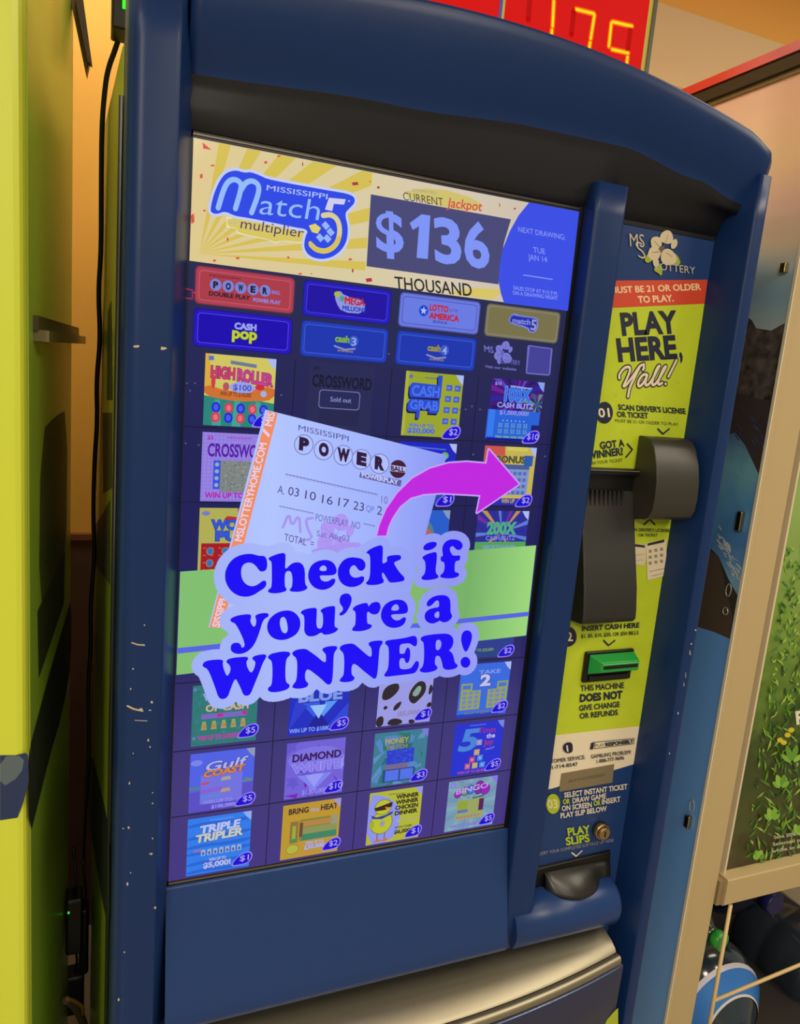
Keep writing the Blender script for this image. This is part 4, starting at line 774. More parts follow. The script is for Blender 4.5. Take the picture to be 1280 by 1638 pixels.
def num(cx, cy, rx, ry, t, c0=NV, c1=(232, 222, 200), w_=9, off=0): d.ell(cx, cy, rx, ry, c0, 26); tp(t, cx - w_ + off, cy + 7.2, cx + w_ + off, cy + 6.6, 14, c1, .02, 0)
num(966.5, 660, 13.5, 17.5, '01')
tp("SCAN DRIVER'S LICENSE", 989, 655, 1097, 662, 8.5, NV, .03, 0); tp('OR TICKET', 987, 666.5, 1037, 669, 8.5, NV, .03, 0); tp('MUST BE 21 OR OLDER TO PLAY', 984, 675, 1085, 681, 5, (60, 70, 50), .0, 0)
d.stroke([(1052, 686), (1060, 694), (1070, 686)], 3, NV)
tp('GOT A', 960, 718, 999, 713.5, 11, NV, .035, 0); tp('WINNER?', 940, 734, 997, 727, 11.5, NV, .035, 0); tp('SCAN YOUR TICKET', 936, 744, 996, 738, 5, (60, 70, 50), .0, 0)
d.stroke([(1003, 710), (1011, 719), (1001, 731)], 3, NV)
d.stroke([(1030, 839), (1039, 830.5), (1047, 839)], 3, NV); tp("SCAN DRIVER'S LICENSE", 1003, 849, 1071, 851, 5, (50, 56, 40), .02, 0); tp('OR TICKET', 1021, 858, 1052, 858, 4.6, (50, 56, 40), .02, 0)
d.poly([(1002, 866), (1033, 871), (1033, 895), (1029, 905), (1010, 902), (1003, 892)], (214, 200, 170)); d.poly([(1004, 868), (1031, 872), (1031, 876), (1005, 873)], (50, 40, 44)); d.stroke([(1011, 889), (1029, 886)], 1, (150, 140, 120)); d.stroke([(1014, 897), (1028, 895)], 1, (150, 140, 120))
d.poly([(1033, 868), (1065, 862), (1066, 920), (1035, 928)], (222, 208, 180)); d.poly([(1035, 869), (1062, 862.5), (1062, 867), (1035, 873)], (50, 40, 44))
for i in range(3):
    for j in range(3): d.rect(1037 + 9*i, 879 + 9.5*j - 1.6*i, 1042 + 9*i, 884 + 9.5*j - 1.6*i, (150, 138, 112))
d.stroke([(1038, 914), (1062, 909)], 1, (120, 110, 90)); d.stroke([(1042, 921), (1060, 917)], 1, (120, 110, 90))
num(908, 1018, 14, 16, '02', off=-1); tp('INSERT CASH HERE', 930, 1009, 1022, 1003, 7.6, NV, .035, .2); tp('$1, $5, $10, $20, OR $50 BILLS', 929, 1020, 1021, 1014, 5.5, (40, 50, 40), .02, .1)
d.stroke([(965, 1024), (973, 1032), (983, 1024)], 3, NV)
tp('THIS MACHINE', 928, 1105, 998, 1100, 9, NV, .03, .1); tp('DOES NOT', 927, 1122, 995, 1116, 11.5, NV, .05, .15); tp('GIVE CHANGE', 926, 1136.5, 991, 1130, 8.5, NV, .03, .1); tp('OR REFUNDS', 927, 1149, 988, 1143, 8.5, NV, .03, .1)
d.poly([(899, 1196), (902, 1189), (909, 1186), (915, 1188), (916, 1199), (913, 1204), (904, 1204)], NV, 1); tp('i', 906, 1201, 909, 1201, 10, (220, 210, 190), .04, 0)
tp('CUSTOMER SERVICE:', 867, 1222, 936, 1213, 6, NV, .02, 0); tp('601-714-8547', 872, 1231, 924, 1224, 5.5, NV, .02, 0)
d.stroke([(951, 1186.5), (1014, 1180.5), (1013, 1189), (950, 1197)], 1.2, NV, True); d.poly([(943, 1198), (945, 1188), (950, 1186), (948, 1198)], NV); tp('PLAY', 952, 1194.5, 967, 1193, 5, (90, 90, 100), 0, .1); tp('RESPONSIBLY', 968, 1193, 1013, 1187.5, 5.6, NV, .05, .1)
tp('GAMBLING PROBLEM?', 945, 1212.5, 1009, 1205, 5.8, NV, .02, 0); tp('1-888-777-9696', 954, 1220, 998, 1214, 5.5, NV, .02, 0)
num(884, 1285, 11, 16, '03', (172, 190, 40), (226, 210, 170), 8, 0)
CW = (216, 206, 190); CL = (176, 196, 44)
tp('SELECT INSTANT TICKET', 902, 1275, 1003, 1261, 8, CW, .03, .1); tp('OR', 900, 1285.5, 911, 1284, 7.5, CL, .04, .1); tp('DRAW GAME', 915, 1284, 969, 1276, 8, CW, .03, .1)
tp('ON SCREEN', 898, 1296.5, 946, 1290, 8, CW, .03, .1); tp('OR', 949, 1288, 960, 1286.5, 7.5, CL, .04, .1); tp('INSERT', 962, 1286, 992, 1281, 8, CW, .03, .1); tp('PLAY SLIP BELOW', 896, 1308, 970, 1296, 8, CW, .03, .1)
tp('PLAY', 908, 1336, 944, 1331, 12, CL, .035, .0); tp('SLIPS', 905, 1351, 943, 1345, 12, CL, .035, .0)
tp('INSERT YOUR COMPLETED SLIP FACE UP HERE', 858, 1368, 981, 1345, 5, (150, 150, 160), .0, 0)
d.stroke([(914, 1363), (921, 1368.5), (930, 1360)], 3, CW)
tp('MS', 1007, 394, 1030, 396, 21, (196, 186, 160), -.004, .08)
d.text('S', (1021, 413), (1033, 415), 28, (196, 186, 160), -.012, -.12)
flower(d, 1054, 401, .83, (206, 190, 158), (110, 96, 74), (150, 170, 34), (96, 84, 60))
tp('LOTTERY', 1048, 431, 1111, 439, 12, (186, 180, 168), .0, .1)
d.build('instruction_print', kiosk)
# textured sticker
b = B(); P = [PP.p3(*q_) for q_ in ((898, 1237), (982, 1222), (979, 1251), (894, 1266))]; P2 = [p + Vector((0, -.0016, 0)) for p in P]
b.hexa(P, P2, M((142, 128, 100), .45, metal=.3, bump=.4, bscale=500)); b.build('metal_sticker', kiosk)
d = D(YP(.0182), 1e-4, M); d.text('AUTHORIZED', (909, 1252), (968, 1241), 4, (96, 84, 66), .02); d.build('sticker_print', kiosk)
# ticket checking cradle on the left
BK = M((34, 33, 31), .42, spec=.5, bump=.25, bscale=1500)
BK2 = M((10, 10, 11), .38)
b = B(); prof = [(.02, .372), (-.032, .378), (-.038, .386), (-.037, .40), (-.030, .44), (-.016, .49), (-.002, .54), (.008, .585), (.012, .602), (.02, .602)]
b.prism(prof, 'x', .655, .767, BK, True)
cr_ = b.build('ticket_cradle', kiosk, .004, 3)
b = B(); b.prism([(.02, .600), (.016, .600), (.016, .630), (.02, .630)], 'x', .645, .770, BK2); b.build('cradle_throat', kiosk)
b = B(); b.box((.645, .004, .630), (.773, .02, .6405), BK2); b.box((.645, .0032, .6365), (.773, .006, .6385), M((120, 116, 108), .3)); b.build('cradle_lintel', kiosk, .0015)  # thin grey strip is a painted highlight on the black lintel
for i in range(9):
    x = .661 + .0092 * i; b = B(); b.box((x, .006, .572), (x + .0034, .013, .603), M((22, 22, 22), .4)); b.build('cradle_rib', kiosk, .001)
# scanner hood
b = B(); prof = [(.02, .558), (-.020, .558), (-.034, .564), (-.041, .578), (-.043, .60), (-.041, .628), (-.034, .656), (-.022, .682), (-.010, .695), (.002, .6985), (.02, .6985)]
b.prism(prof, 'x', .764, .857, M((52, 49, 42), .38, spec=.5, bump=.15, bscale=1500), True); b.build('scanner_hood', kiosk, .010, 4)
b = B(); b.box((.760, .004, .553), (.861, .02, .560), BK2); b.build('scanner_base', kiosk, .003)
# banknote acceptor
b = B(); b.box((.7115, .012, .2485), (.8185, .02, .3075), BK2); b.build('note_bezel', kiosk, .003)
GR = M((30, 150, 64), .32); GR2 = M((22, 120, 52), .4)
b = B(); xo, xi = (.7175, .8165), (.732, .806)
o_ = [(.7175, .0115, .266), (.8165, .0115, .266), (.8165, .0115, .3035), (.7175, .0115, .3035)]; i_ = [(.732, -.008, .275), (.8155, -.008, .275), (.8155, -.008, .2935), (.732, -.008, .2935)]
b.hexa(o_, i_, GR); no = b.build('note_snout', kiosk, .0015, label='green snout around the banknote slot')
b = B(); b.box((.7365, -.0085, .281), (.8125, -.0078, .2875), M((8, 14, 10), .5)); b.build('note_slot', no)
b = B(); b.box((.735, -.0086, .2895), (.8125, -.0081, .2910), M((120, 210, 130), .3)); b.build('snout_edge', no)
b = B(); b.box((.722, .008, .2525), (.813, .0125, .2625), M((20, 20, 20), .3)); b.build('note_sill', kiosk, .002)
# cam lock
mt_ = M((186, 160, 120), .28, metal=1.0); b = B(); c_ = PP.p3(958, 1325)
b.tube([(c_.x, .02, c_.z), (c_.x, .008, c_.z), (c_.x, .006, c_.z)], [.0165, .0165, .015], mt_, 28); lk = b.build('cam_lock', kiosk)
b = B(); b.tube([(c_.x, .006, c_.z), (c_.x, .001, c_.z), (c_.x, .000, c_.z)], [.0125, .0125, .0115], mt_, 24); b.build('lock_barrel', lk)
b = B(); b.box((c_.x - .0012, -.0008, c_.z - .0055), (c_.x + .0012, .0005, c_.z + .0055), BK2); b.build('key_slot', lk)
# play slip slot with its tongue
b = B(); b.hexa([(.668, .02, -.182), (.842, .02, -.158), (.838, .02, -.112), (.668, .02, -.118)], [(.668, .0135, -.180), (.840, .0135, -.156), (.836, .0135, -.114), (.668, .0135, -.120)], BK2); b.build('slip_slot', kiosk, .002)
rows = []
for i in range(13):
    x = .684 + .148 * i / 12; t = (x - .684) / .148; dp = .044 * math.sin(math.pi * min(1, t * 1.25) ** .9) if t < .8 else .010
    dp = .012 + .034 * max(0, math.sin(math.pi * min(1, t / .82))) ** .7
    rows.append([(x, .014, -.130), (x, .006, -.134), (x, .013 - dp, -.156), (x, .012 - dp, -.163), (x, .016 - dp*.7, -.168), (x, .014, -.168)])
b = B(); b.loft(rows, M((34, 33, 30), .34), True); n = len(rows[0]); b.add(rows[0], [tuple(range(n))], BK2); b.add(rows[-1], [tuple(range(n))], BK2); b.build('slip_tongue', kiosk)
# ================================================================ jackpot sign above the machine
sg = thing('jackpot_sign', 'lit jackpot number board with red and yellow digits standing on the ticket machine', 'sign', (.4, .12, 1.162))
b = B(); b.box((.05, .10, 1.1605), (.737, .135, 1.62), M((206, 190, 70), .4)); b.box((.735, .098, 1.1605), (.742, .137, 1.62), M((84, 84, 60), .35)); b.build('sign_case', sg, kind=None)
LP = YP(.0995)
RED = (214, 14, 10)
def E2(c_):
    m = E(c_, 1.001); m.node_tree.nodes['Principled BSDF'].inputs['Roughness'].default_value = .7; m.node_tree.nodes['Principled BSDF'].inputs['Specular IOR Level'].default_value = .1; return m
RED = E2(RED)
d = D(LP, 0, E, f=lambda a_, b_: (a_, b_), yd=False); d.poly([(.4635, 1.18), (.7265, 1.18), (.7265, 1.402), (.4635, 1.402)], RED); d.build('led_window', sg)
d = D(LP, 0, E, f=lambda a_, b_: (a_, b_), yd=False); d.poly([(.10, 1.18), (.4535, 1.18), (.4535, 1.402), (.10, 1.402)], RED); d.build('led_window', sg)
b = B(); b.box((.4535, .099, 1.1605), (.4585, .1005, 1.62), M((50, 60, 200), .4)); b.build('led_divider', sg)
d = D(LP, 3e-4, E)
YD = (255, 222, 30); OG = (255, 96, 10); DKR = (184, 10, 8)
SEG = [[(886, 2), (884, 42)], [(922, 15), (950, 22)], [(951, 24), (945, 62)], [(980, 35), (1011, 42)], [(978, 37), (974, 74)], [(979, 79), (1005, 85)], [(883, 48), (879, 86)], [(944, 68), (938, 106)], [(1004, 91), (999, 128)], [(972, 120), (996, 129)]]
for p in ([(848, -6), (845, 32)], [(918, 18), (914, 56)], [(1009, 44), (1004, 82)]): d = D(LP, 3e-4, E); d.stroke(p, 9, DKR); d.build('unlit_segment', sg)
for p in SEG: d = D(LP, 3e-4, E); d.stroke(p, 9, OG); d.stroke(p, 4.4, YD); d.build('led_segment', sg)

# ================================================================ the lime machine on the left
LM = thing('lime_game_machine', 'lime green self-service machine with swoosh decals standing left of the navy ticket machine', 'ticket machine', (-.45, .4, -.83))
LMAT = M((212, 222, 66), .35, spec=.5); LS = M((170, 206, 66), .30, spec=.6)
dx = Vector((.069, 1, 0)).normalized(); nx = Vector((1, -.069, 0)).normalized()
A0 = Vector((-.188, .0, 0)); 
def LMp(a, t, z): a = a; q_ = A0 + dx * a - nx * t; return (q_.x, q_.y, z)
prof = [LMp(.60, 0, 0)[:2], LMp(.018, 0, 0)[:2]] + [LMp(.018 - .018 * math.sin(math.radians(a)), .012 - .012 * math.cos(math.radians(a)), 0)[:2] for a in (20, 40, 60, 90)] + [LMp(0, .62, 0)[:2], LMp(.60, .62, 0)[:2]]
b = B(); b.prism(prof, 'z', -.83, 1.48, LMAT); 
b.build('machine_body', LM)
SPL = Plane(A0 + nx * .0006 + dx * .02, dx, (0, 0, 1), nx)
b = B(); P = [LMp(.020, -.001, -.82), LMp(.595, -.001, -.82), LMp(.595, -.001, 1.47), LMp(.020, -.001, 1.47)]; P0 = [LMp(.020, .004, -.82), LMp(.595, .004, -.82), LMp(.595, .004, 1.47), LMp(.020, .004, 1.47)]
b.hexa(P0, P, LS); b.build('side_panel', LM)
SPL = Plane(Vector(LMp(0, -.0012, 0)), dx, (0, 0, 1), nx)
d = D(SPL, 2e-4, M)
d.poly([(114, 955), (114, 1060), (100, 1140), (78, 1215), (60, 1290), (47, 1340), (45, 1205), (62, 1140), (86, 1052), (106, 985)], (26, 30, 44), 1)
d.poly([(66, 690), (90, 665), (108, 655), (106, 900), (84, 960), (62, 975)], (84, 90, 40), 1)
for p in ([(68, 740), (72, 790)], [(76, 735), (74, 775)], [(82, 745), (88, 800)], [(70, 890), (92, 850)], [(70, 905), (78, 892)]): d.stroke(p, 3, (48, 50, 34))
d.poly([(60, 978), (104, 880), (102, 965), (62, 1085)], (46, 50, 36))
for i in range(5): d.stroke([(66 + i*2, 1050 - i*22), (98, 965 - i*18)], 1.4, (96, 100, 76))
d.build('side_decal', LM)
FPL = Plane(Vector(LMp(-.0006, .0, 0)), nx, (0, 0, 1), -dx)
d = D(FPL, 2e-4, M); d.poly([(0, 1208), (24, 1208), (41, 1204), (45, 1208), (46, 1250), (38, 1282), (28, 1308), (0, 1312)], (34, 52, 92), 0); d.poly([(0, 1210), (40, 1208), (34, 1240), (0, 1262)], (90, 104, 112), 1); d.build('front_decal', LM)
BRN = M((74, 56, 34), .45); 
b = B(); P = [YP(.55).p3(x, y, .0) for x, y in ((111, -8), (121, -8), (143, 100), (138, 122))]; b.hexa(P, [p + dx * .02 for p in P], M((120, 88, 36), .5)); b.build('trim_bar', LM)
b = B(); P = [YP(.53).p3(x, y, .0) for x, y in ((119, -8), (132, -8), (147, 102), (140, 98))]; b.hexa(P, [p + dx * .02 for p in P], BRN); b.build('hinge_bar', LM)
b = B(); P = [SPL.p3(x, y, .0) for x, y in ((53, 504), (121, 524), (122, 541), (53, 528))]; b.hexa(P, [p + nx * .006 for p in P], M((78, 66, 30), .5)); b.build('bracket_plate', LM)
b = B(); P = [SPL.p3(x, y, .0) for x, y in ((54, 527), (122, 537), (122, 549), (54, 545))]; b.hexa(P, [p + nx * .018 for p in P], M((134, 118, 84), .4, metal=.4)); b.build('bracket_arm', LM)

# ================================================================ cable and power bricks in the gap
def path3(pts, y0, y1, n=3):
    pts = chaikin(pts, n, False); out = []
    for i, (x, y) in enumerate(pts): t = i / (len(pts) - 1); out.append(YP(y0 + (y1 - y0) * t).p3(x, y))
    return out
b = B(); b.tube(path3([(199, 14), (196, 40), (186, 75), (172, 112), (167, 150), (163, 200), (162, 300), (162, 400), (157, 470), (161, 540), (154, 610), (156, 670), (151, 740), (149, 830), (152, 890), (144, 970), (146, 1030), (140, 1100), (143, 1200), (136, 1300), (133, 1390)], .30, .62), .0042, M((18, 15, 15), .4), 8)
cb = b.build('power_cable'); tag(cb, 'long black cable hanging down the gap between the two machines', 'cable')
r_ = thing('wireless_unit', 'small dark box with bright green light at the upper left corner of the navy machine', 'network device', tuple(YP(.28).p3(193, 30)))
c_ = YP(.28).p3(193, 14)
b = B(); b.box((c_.x - .012, .27, c_.z - .03), (c_.x + .014, .33, c_.z + .05), M((30, 26, 24), .4)); b.build('case', r_, .003)
b = B(); q_ = YP(.265).p3(203, 6); b.box((q_.x - .006, .262, q_.z - .006), (q_.x + .006, .270, q_.z + .02), E((60, 240, 40), 1.6)); b.build('indicator', r_)
BKP = M((16, 15, 16), .4)
def brick(x, y, dep, w_, h_, lb, led=False, tilt=0.0):
    c0 = YP(dep).p3(x, y); t = thing('power_adapter', lb, 'power adapter', (c0.x, c0.y, c0.z - h_/2), 'power bricks low in the gap')
    b = B(); b.box((c0.x - w_/2, dep - .02, c0.z - h_/2), (c0.x + w_/2, dep + .03, c0.z + h_/2), BKP); b.build('case', t, .006)
    b = B(); b.tube([(c0.x, dep, c0.z + h_/2 - .004), (c0.x + .004, dep, c0.z + h_/2 + .03), (c0.x - .004, dep + .02, c0.z + h_/2 + .10)], .003, BKP, 8); b.build('cord', t)
    if led: b = B(); b.box((c0.x - .013, dep - .0208, c0.z + h_/2 - .027), (c0.x - .009, dep - .0198, c0.z + h_/2 - .022), E((60, 220, 60), 1.0)); b.build('indicator', t)
brick(119, 1475, .50, .034, .13, 'upright black power adapter with tiny green light, topmost in the gap', True)
brick(134, 1500, .56, .020, .16, 'tall black power adapter nearest the navy machine')
brick(120, 1585, .62, .04, .10, 'lowest black power adapter in the gap, under the lit one')
b = B(); b.tube(path3([(106, 1600), (116, 1606), (130, 1625), (140, 1660), (142, 1700)], .42, .45), .008, M((96, 80, 60), .45), 10); tag(b.build('coiled_cable'), 'grey brown thick cable curling at the foot of the gap', 'cable')
b = B(); b.tube(path3([(108, 1598), (120, 1601), (134, 1612), (132, 1622)], .40, .42), .0035, M((170, 120, 60), .4), 8); tag(b.build('tan_cable'), 'thin tan cable lying over the thick grey brown one', 'cable')

# ================================================================ display rack on the right
RK = thing('display_rack', 'beige metal shelf rack with printed side panel right of the navy ticket machine', 'rack', (1.5, .4, -.83))
BG = M((186, 164, 120), .45, bump=.04, bscale=500); BG2 = M((140, 120, 86), .5)
Zt = 1.347; Zb = -.83
b = B(); b.box((1.020, -.020, Zb), (1.0335, -.0142, 1.36), BG); b.box((1.0195, -.0215, Zb), (1.0215, -.0142, 1.36), M((226, 216, 190), .35)); b.build('upright_flange', RK, .002)  # pale strip along the left edge is a painted highlight
b = B(); b.box((1.0335, -.002, Zb), (1.0385, .02, 1.36), M((60, 46, 32), .6)); b.build('upright_groove', RK)
b = B(); b.prism([(1.0385, .03), (1.0385, -.010), (1.041, -.013), (1.104, -.013), (1.107, -.010), (1.107, .03)], 'z', Zb, 1.36, BG); b.build('upright_face', RK)
b = B(); b.prism([(1.107, .03), (1.107, .010), (1.130, .010), (1.130, .03)], 'z', -.2, 1.36, BG2); b.build('upright_return', RK)  # darker beige carries the shadow on this set-back face
b = B(); b.prism([(1.130, .01), (1.130, -.004), (1.1335, -.005), (1.1335, .01)], 'z', -.22, 1.36, M((214, 200, 170), .4)); b.build('poster_edge', RK)
# printed side panel: sky, sea, rock, wave
XP = Plane((1.0225, 0, 0), (0, -1, 0), (0, 0, 1), (-1, 0, 0))
b = B(); b.box((1.0228, -.0142, Zb), (1.036, .78, Zt), M((60, 56, 52), .5)); b.build('side_board', RK)
sky = ramp_mat('print_sky', 2, [(-.80, (120, 160, 220)), (-.60, (96, 140, 205)), (.17, (84, 132, 196)), (.30, (80, 128, 196)), (.301, (58, 50, 46)), (.44, (60, 54, 52)), (.441, (60, 100, 160)), (.88, (70, 60, 70)), (.94, (120, 150, 170)), (1.0, (152, 164, 168)), (1.06, (206, 180, 160)), (1.14, (208, 170, 158)), (1.21, (226, 184, 150)), (1.347, (224, 168, 142))], rough=.35, base=-.83)
d = D(XP, 1e-4, M); 
def prm(x, y): return XP.px(x, y)
# whole panel ground by heights
d.fm = lambda a, b_: (a, b_)
lt = ramp_mat('print_blue', 2, [(-.83, (150, 196, 250)), (-.2, (116, 172, 244)), (.4, (104, 162, 236))], rough=.3, base=-.83)
d.poly([(-.78, -.83), (.0138, -.83), (.0138, .335), (-.78, .30)], lt)
sk = ramp_mat('print_sky', 2, [(.78, (206, 214, 206)), (.90, (180, 200, 206)), (.96, (144, 186, 212)), (1.0, (170, 200, 214)), (1.05, (232, 212, 184)), (1.12, (236, 200, 190)), (1.20, (248, 216, 176)), (1.347, (244, 196, 176))], rough=.35, noise=.07, nscale=5, base=-.83)
d.poly([(-.78, .70), (.0138, .70), (.0138, 1.346), (-.78, 1.346)], sk)
def xpc(x, y):
    a_, b_ = XP.px(x, y); return min(a_, .0138), b_
d.fm = xpc
d.poly([(1140, 1010), (1168, 1022), (1172, 985), (1150, 890), (1135, 880), (1100, 870), (1090, 995)], (86, 74, 62))
rk = M((84, 78, 74), .4, vary=.7, vscale=55)
dk = M((70, 62, 62), .4)
d.poly([(1150, 640), (1152, 700), (1190, 800), (1245, 640), (1262, 540), (1256, 517), (1244, 523), (1234, 529), (1222, 527), (1210, 525), (1203, 512), (1197, 508), (1186, 520), (1170, 560)], rk)
d.poly([(1172, 628), (1205, 636), (1236, 642), (1226, 700), (1216, 760), (1120, 780), (1140, 650)], dk)
wv = ramp_mat('print_wave', 2, [(.40, (140, 190, 226)), (.50, (84, 142, 210)), (.58, (92, 156, 214)), (.64, (122, 186, 206)), (.72, (80, 104, 170)), (.78, (76, 64, 84))], rough=.35, noise=.10, nscale=22, base=-.83)
d.poly([(1176, 692), (1192, 712), (1222, 762), (1214, 800), (1200, 870), (1186, 940), (1180, 952), (1165, 925), (1150, 890), (1120, 860), (1110, 760), (1150, 700)], wv, 0)
random.seed(21)
for i in range(60):
    t = random.random(); x = 1149 + 36 * t + random.uniform(-5, 7); y = 853 + 78 * t + random.uniform(-14, 12)
    d.stroke([(x, y), (x + random.uniform(2, 6), y + random.uniform(2, 8))], random.uniform(1.5, 3.6), random.choice([(226, 226, 206), (196, 218, 236), (150, 190, 230), (236, 230, 206)]))
for i in range(22): x = random.uniform(1176, 1232); y = random.uniform(640, 700) + (x - 1176) * .4; d.stroke([(x, y), (x + 6, y + 9)], 1.4, random.choice([(66, 58, 92), (80, 84, 140), (60, 100, 160)]))
d.build('panel_print', RK)
# slots in the side panel, with a chrome hook in some
def slot(x0, y0, x1, y1, filled):
    p = [XP.p3(x0, y0), XP.p3(x1, y1)]; w_ = .012
    b = B(); lo = min(q.z for q in p); hi = max(q.z for q in p); ym = (p[0].y + p[1].y) / 2
    if filled: b.box((1.012, ym - w_/2, lo), (1.0224, ym + w_/2, hi), M((190, 170, 130), .25, metal=1.0)); b.build('chrome_hook', RK, .002)
    else:
        for k in range(1): b.tube([(1.0218, ym - w_*.5 + w_*.5*(1+math.sin(a_)), lo + (hi-lo)*.5*(1+math.cos(a_))) for a_ in [i_*math.pi/8 for i_ in range(17)]], .0012, M((200, 196, 180), .3, metal=.6), 6); b.build('slot_rim', RK)
slot(1186, 817, 1188, 850, True); slot(1103, 1302, 1105, 1325, True); slot(1257, 421, 1259, 437, True)
slot(1165, 933, 1167, 955, False); slot(1160, 971, 1162, 984, False); slot(1106, 1277, 1108, 1300, False)
b = B(); b.box((1.008, -.03, 1.3475), (1.06, .78, 1.3705), M((22, 18, 18), .4)); b.build('canopy_side', RK)
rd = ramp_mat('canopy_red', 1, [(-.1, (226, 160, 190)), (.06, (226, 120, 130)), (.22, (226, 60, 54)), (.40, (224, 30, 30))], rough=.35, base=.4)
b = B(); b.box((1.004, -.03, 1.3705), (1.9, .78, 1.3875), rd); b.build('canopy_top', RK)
b = B(); b.box((1.018, -.022, 1.340), (1.0225, .78, 1.3475), BG); b.build('panel_rail', RK)
# green poster of the rack front
pb = B(); pb.box((1.1335, .004, -.212), (1.95, .012, 1.34), M((70, 90, 40), .4)); pst = pb.build('front_poster', RK)
gp = ramp_mat('print_leaves', 2, [(-.22, (60, 52, 32)), (-.10, (70, 78, 34)), (.05, (58, 70, 30)), (.20, (90, 120, 44)), (.35, (120, 150, 60)), (.6, (140, 170, 90)), (1.34, (170, 190, 130))], rough=.35, noise=.30, nscale=26, base=-.83)
GP = YP(.0038)
d = D(GP, 1e-4, M); d.fm = lambda a, b_: (a, b_); d.poly([(1.134, -.211), (1.95, -.211), (1.95, 1.34), (1.134, 1.34)], gp); d.fm = GP.px
random.seed(31)
for i in range(1300):
    y = random.uniform(880, 1385); xl = 1243 - (y - 960) * .135 + 2; x = random.uniform(xl, 1300) if i < 460 else random.uniform(1300, 1720); y = y if i < 460 else min(y, 1375 - (x - 1300) * .16); a_ = random.uniform(-2.6, -.5); L_ = random.uniform(8, 26) * (1 if y > 1120 else .6)
    c0 = random.choice([(96, 150, 40), (60, 110, 40), (130, 170, 60), (70, 120, 60), (40, 70, 28), (150, 186, 84)])
    x2, y2 = x + L_ * math.cos(a_), y + L_ * math.sin(a_)
    if x2 < 1243 - (y2 - 960) * .135 + 2: x2 = 1243 - (y2 - 960) * .135 + 3
    nx_, ny_ = -(y2 - y) / L_ * 2.6, (x2 - x) / L_ * 2.6
    d.poly([(x, y), ((x + x2)/2 + nx_, (y + y2)/2 + ny_), (x2, y2), ((x + x2)/2 - nx_*.4, (y + y2)/2 - ny_*.4)], c0)
for cx_, cy_, L_ in ((1226, 1306, 24), (1258, 1215, 34), (1205, 1368, 18), (1240, 1255, 26), (1268, 1330, 22)):
    for a_, w_ in ((-2.5, 5), (-1.9, 6), (-1.35, 6), (-.75, 5)):
        k_ = L_ * (1 if abs(a_ + 1.6) < .5 else .75); x2, y2 = cx_ + k_*math.cos(a_), cy_ + k_*math.sin(a_)
        d.poly([(cx_, cy_), (cx_ + (x2-cx_)*.45 + w_*math.sin(a_), cy_ + (y2-cy_)*.45 - w_*math.cos(a_)), (x2, y2), (cx_ + (x2-cx_)*.55 - w_*math.sin(a_), cy_ + (y2-cy_)*.55 + w_*math.cos(a_))], random.choice([(120, 172, 52), (96, 146, 44), (140, 184, 70)]), 2)
for x, y in ((1250, 1170), (1244, 1182), (1256, 1162), (1238, 1178)): d.ell(x, y, 5, 4, (206, 190, 40), 8)
d.text('P', (1264, 1153), (1278, 1151), 20, (226, 220, 200), .04, .1); d.text('A', (1270, 1124), (1286, 1122), 18, (226, 220, 200), .04, .1)
for k, t in enumerate(('Save 20% on the', 'Selected plants', 'while in store')): d.text(t, (1229 - 2*k, 1335 + 11*k), (1290, 1325 + 10.5*k), 5, (190, 184, 160), .02)
d.build('poster_print', RK)
# shelf channel, wire basket
b = B(); b.prism([(.02, -.207), (-.022, -.207), (-.024, -.210), (-.024, -.266), (-.020, -.270), (.02, -.270)], 'x', 1.122, 1.95, BG); b.build('shelf_channel', RK)
b = B(); b.box((1.107, -.018, -.268), (1.122, .02, -.212), BG2); b.build('channel_bracket', RK)
WR = M((206, 178, 124), .4)
W0 = YP(-.02)
b = B(); b.tube([W0.p3(1169, 1447), W0.p3(1133, 1650), W0.p3(1095, 1850)], .0042, WR, 8); b.build('basket_wire', RK)
b = B(); b.tube([W0.p3(1141, 1601), W0.p3(1290, 1539), (1.95, -.02, W0.p3(1290, 1539).z)], .0042, WR, 8); b.build('basket_wire', RK)
b = B(); b.box((1.107, .02, -.82), (1.95, .60, -.80), M((40, 36, 34), .6)); b.build('basket_floor', RK)
b = B(); b.box((1.107, .60, -.82), (1.95, .62, 1.34), M((24, 26, 40), .5)); b.build('rack_back', RK)
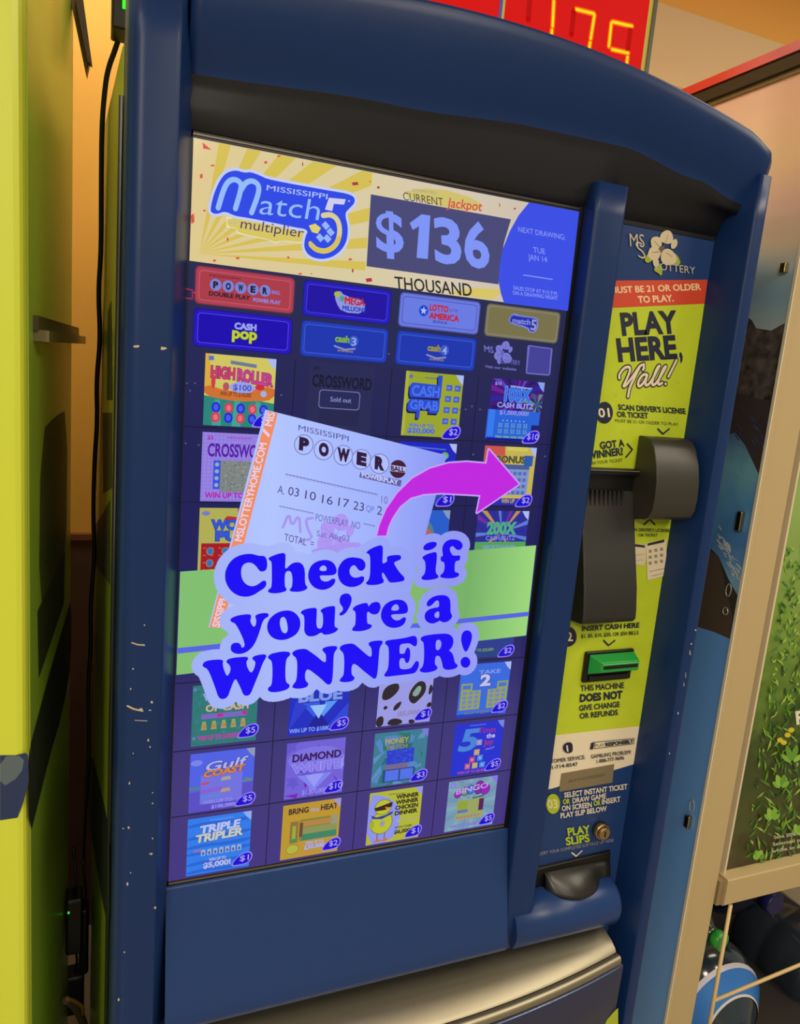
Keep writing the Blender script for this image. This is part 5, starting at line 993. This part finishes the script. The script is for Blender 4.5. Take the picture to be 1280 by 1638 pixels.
# ---- bottles in the basket
PLA = M((34, 48, 58), .12, spec=.7, coat=.6); PLB = M((16, 18, 52), .12, spec=.7, coat=.6)
def jug(name, lb, cx, cz, y0, r, mat, lab=None, cap=(40, 60, 150)):
    t = thing(name, lb, 'water bottle', (cx, y0 + .18, cz - r), 'water bottles in the basket')
    prof = [(0.0, .028), (.02, .028), (.028, .034), (.045, .062), (.075, .10), (.11, .125), (.14, .134), (.17, .130), (.19, .134), (.25, .134), (.26, .128), (.27, .134), (.36, .134), (.38, .12)]
    n = 40; k = r / .134; rows = [[(cx + q_[1]*k*math.cos(2*math.pi*i/n), y0 + q_[0]*k, cz + q_[1]*k*math.sin(2*math.pi*i/n)) for i in range(n)] for q_ in prof]
    b = B(); b.loft(rows, mat, True, True); b.add(rows[-1], [tuple(range(n))], mat); b.build('bottle_body', t)
    b = B(); b.tube([(cx, y0 + .012*k, cz), (cx, y0 - .018*k, cz), (cx, y0 - .022*k, cz)], [.031*k, .031*k, .027*k], M(cap, .4), 24); b.build('bottle_cap', t)
    if lab:
        def ring(q0, q1, col, nm, e=.0012):
            rr = []
            for j in range(5):
                s_ = q0[0] + (q1[0] - q0[0]) * j / 4; rad = (q0[1] + (q1[1] - q0[1]) * j / 4) + e
                rr.append([(cx + rad*k*math.cos(2*math.pi*i/n), y0 + s_*k, cz + rad*k*math.sin(2*math.pi*i/n)) for i in range(n)])
            b = B(); b.loft(rr, M(col, .35), True, True); b.build(nm, t)
        ring((.050, .069), (.053, .073), (214, 210, 200), 'label_rim', .003); ring((.053, .073), (.085, .111), (50, 118, 200), 'bottle_label', .003); ring((.085, .111), (.094, .1165), (206, 200, 214), 'label_rim', .003)
    return t
jp = YP(.10).p3(1166, 1634)
jug('water_jug', 'large clear water jug lying with blue label ring facing out', jp.x, jp.z, .03, .150, PLA, True)
j2 = YP(.14).p3(1262, 1465)
jug('water_jug', 'dark blue tinted jug lying behind the top of the basket', j2.x, j2.z, .20, .13, PLB, None, (30, 30, 90))
j3 = YP(.10).p3(1345, 1590)
jug('water_jug', 'pale capped jug at the right edge under the poster', j3.x, j3.z, .04, .12, M((40, 46, 56), .15, spec=.7), None, (200, 200, 205))
g_ = YP(.0).p3(1153, 1507)
t = thing('soda_bottle', 'small bottle with green cap behind the beige rack post', 'bottle', (g_.x, .03, g_.z - .03), 'small bottles')
b = B(); b.tube([(g_.x + .004, -.004, g_.z), (g_.x, .014, g_.z), (g_.x, .018, g_.z)], [.020, .020, .017], M((40, 150, 50), .35), 20); b.build('bottle_cap', t)
b = B(); b.tube([(g_.x, .018, g_.z), (g_.x, .03, g_.z), (g_.x, .06, g_.z), (g_.x, .09, g_.z), (g_.x, .2, g_.z)], [.015, .016, .034, .042, .042], M((50, 70, 60), .15, spec=.7), 20); b.build('bottle_body', t)

# ================================================================ finish: stand everything on the floor level
for o in S.objects:
    if o.parent is None: o.location.z += BASE
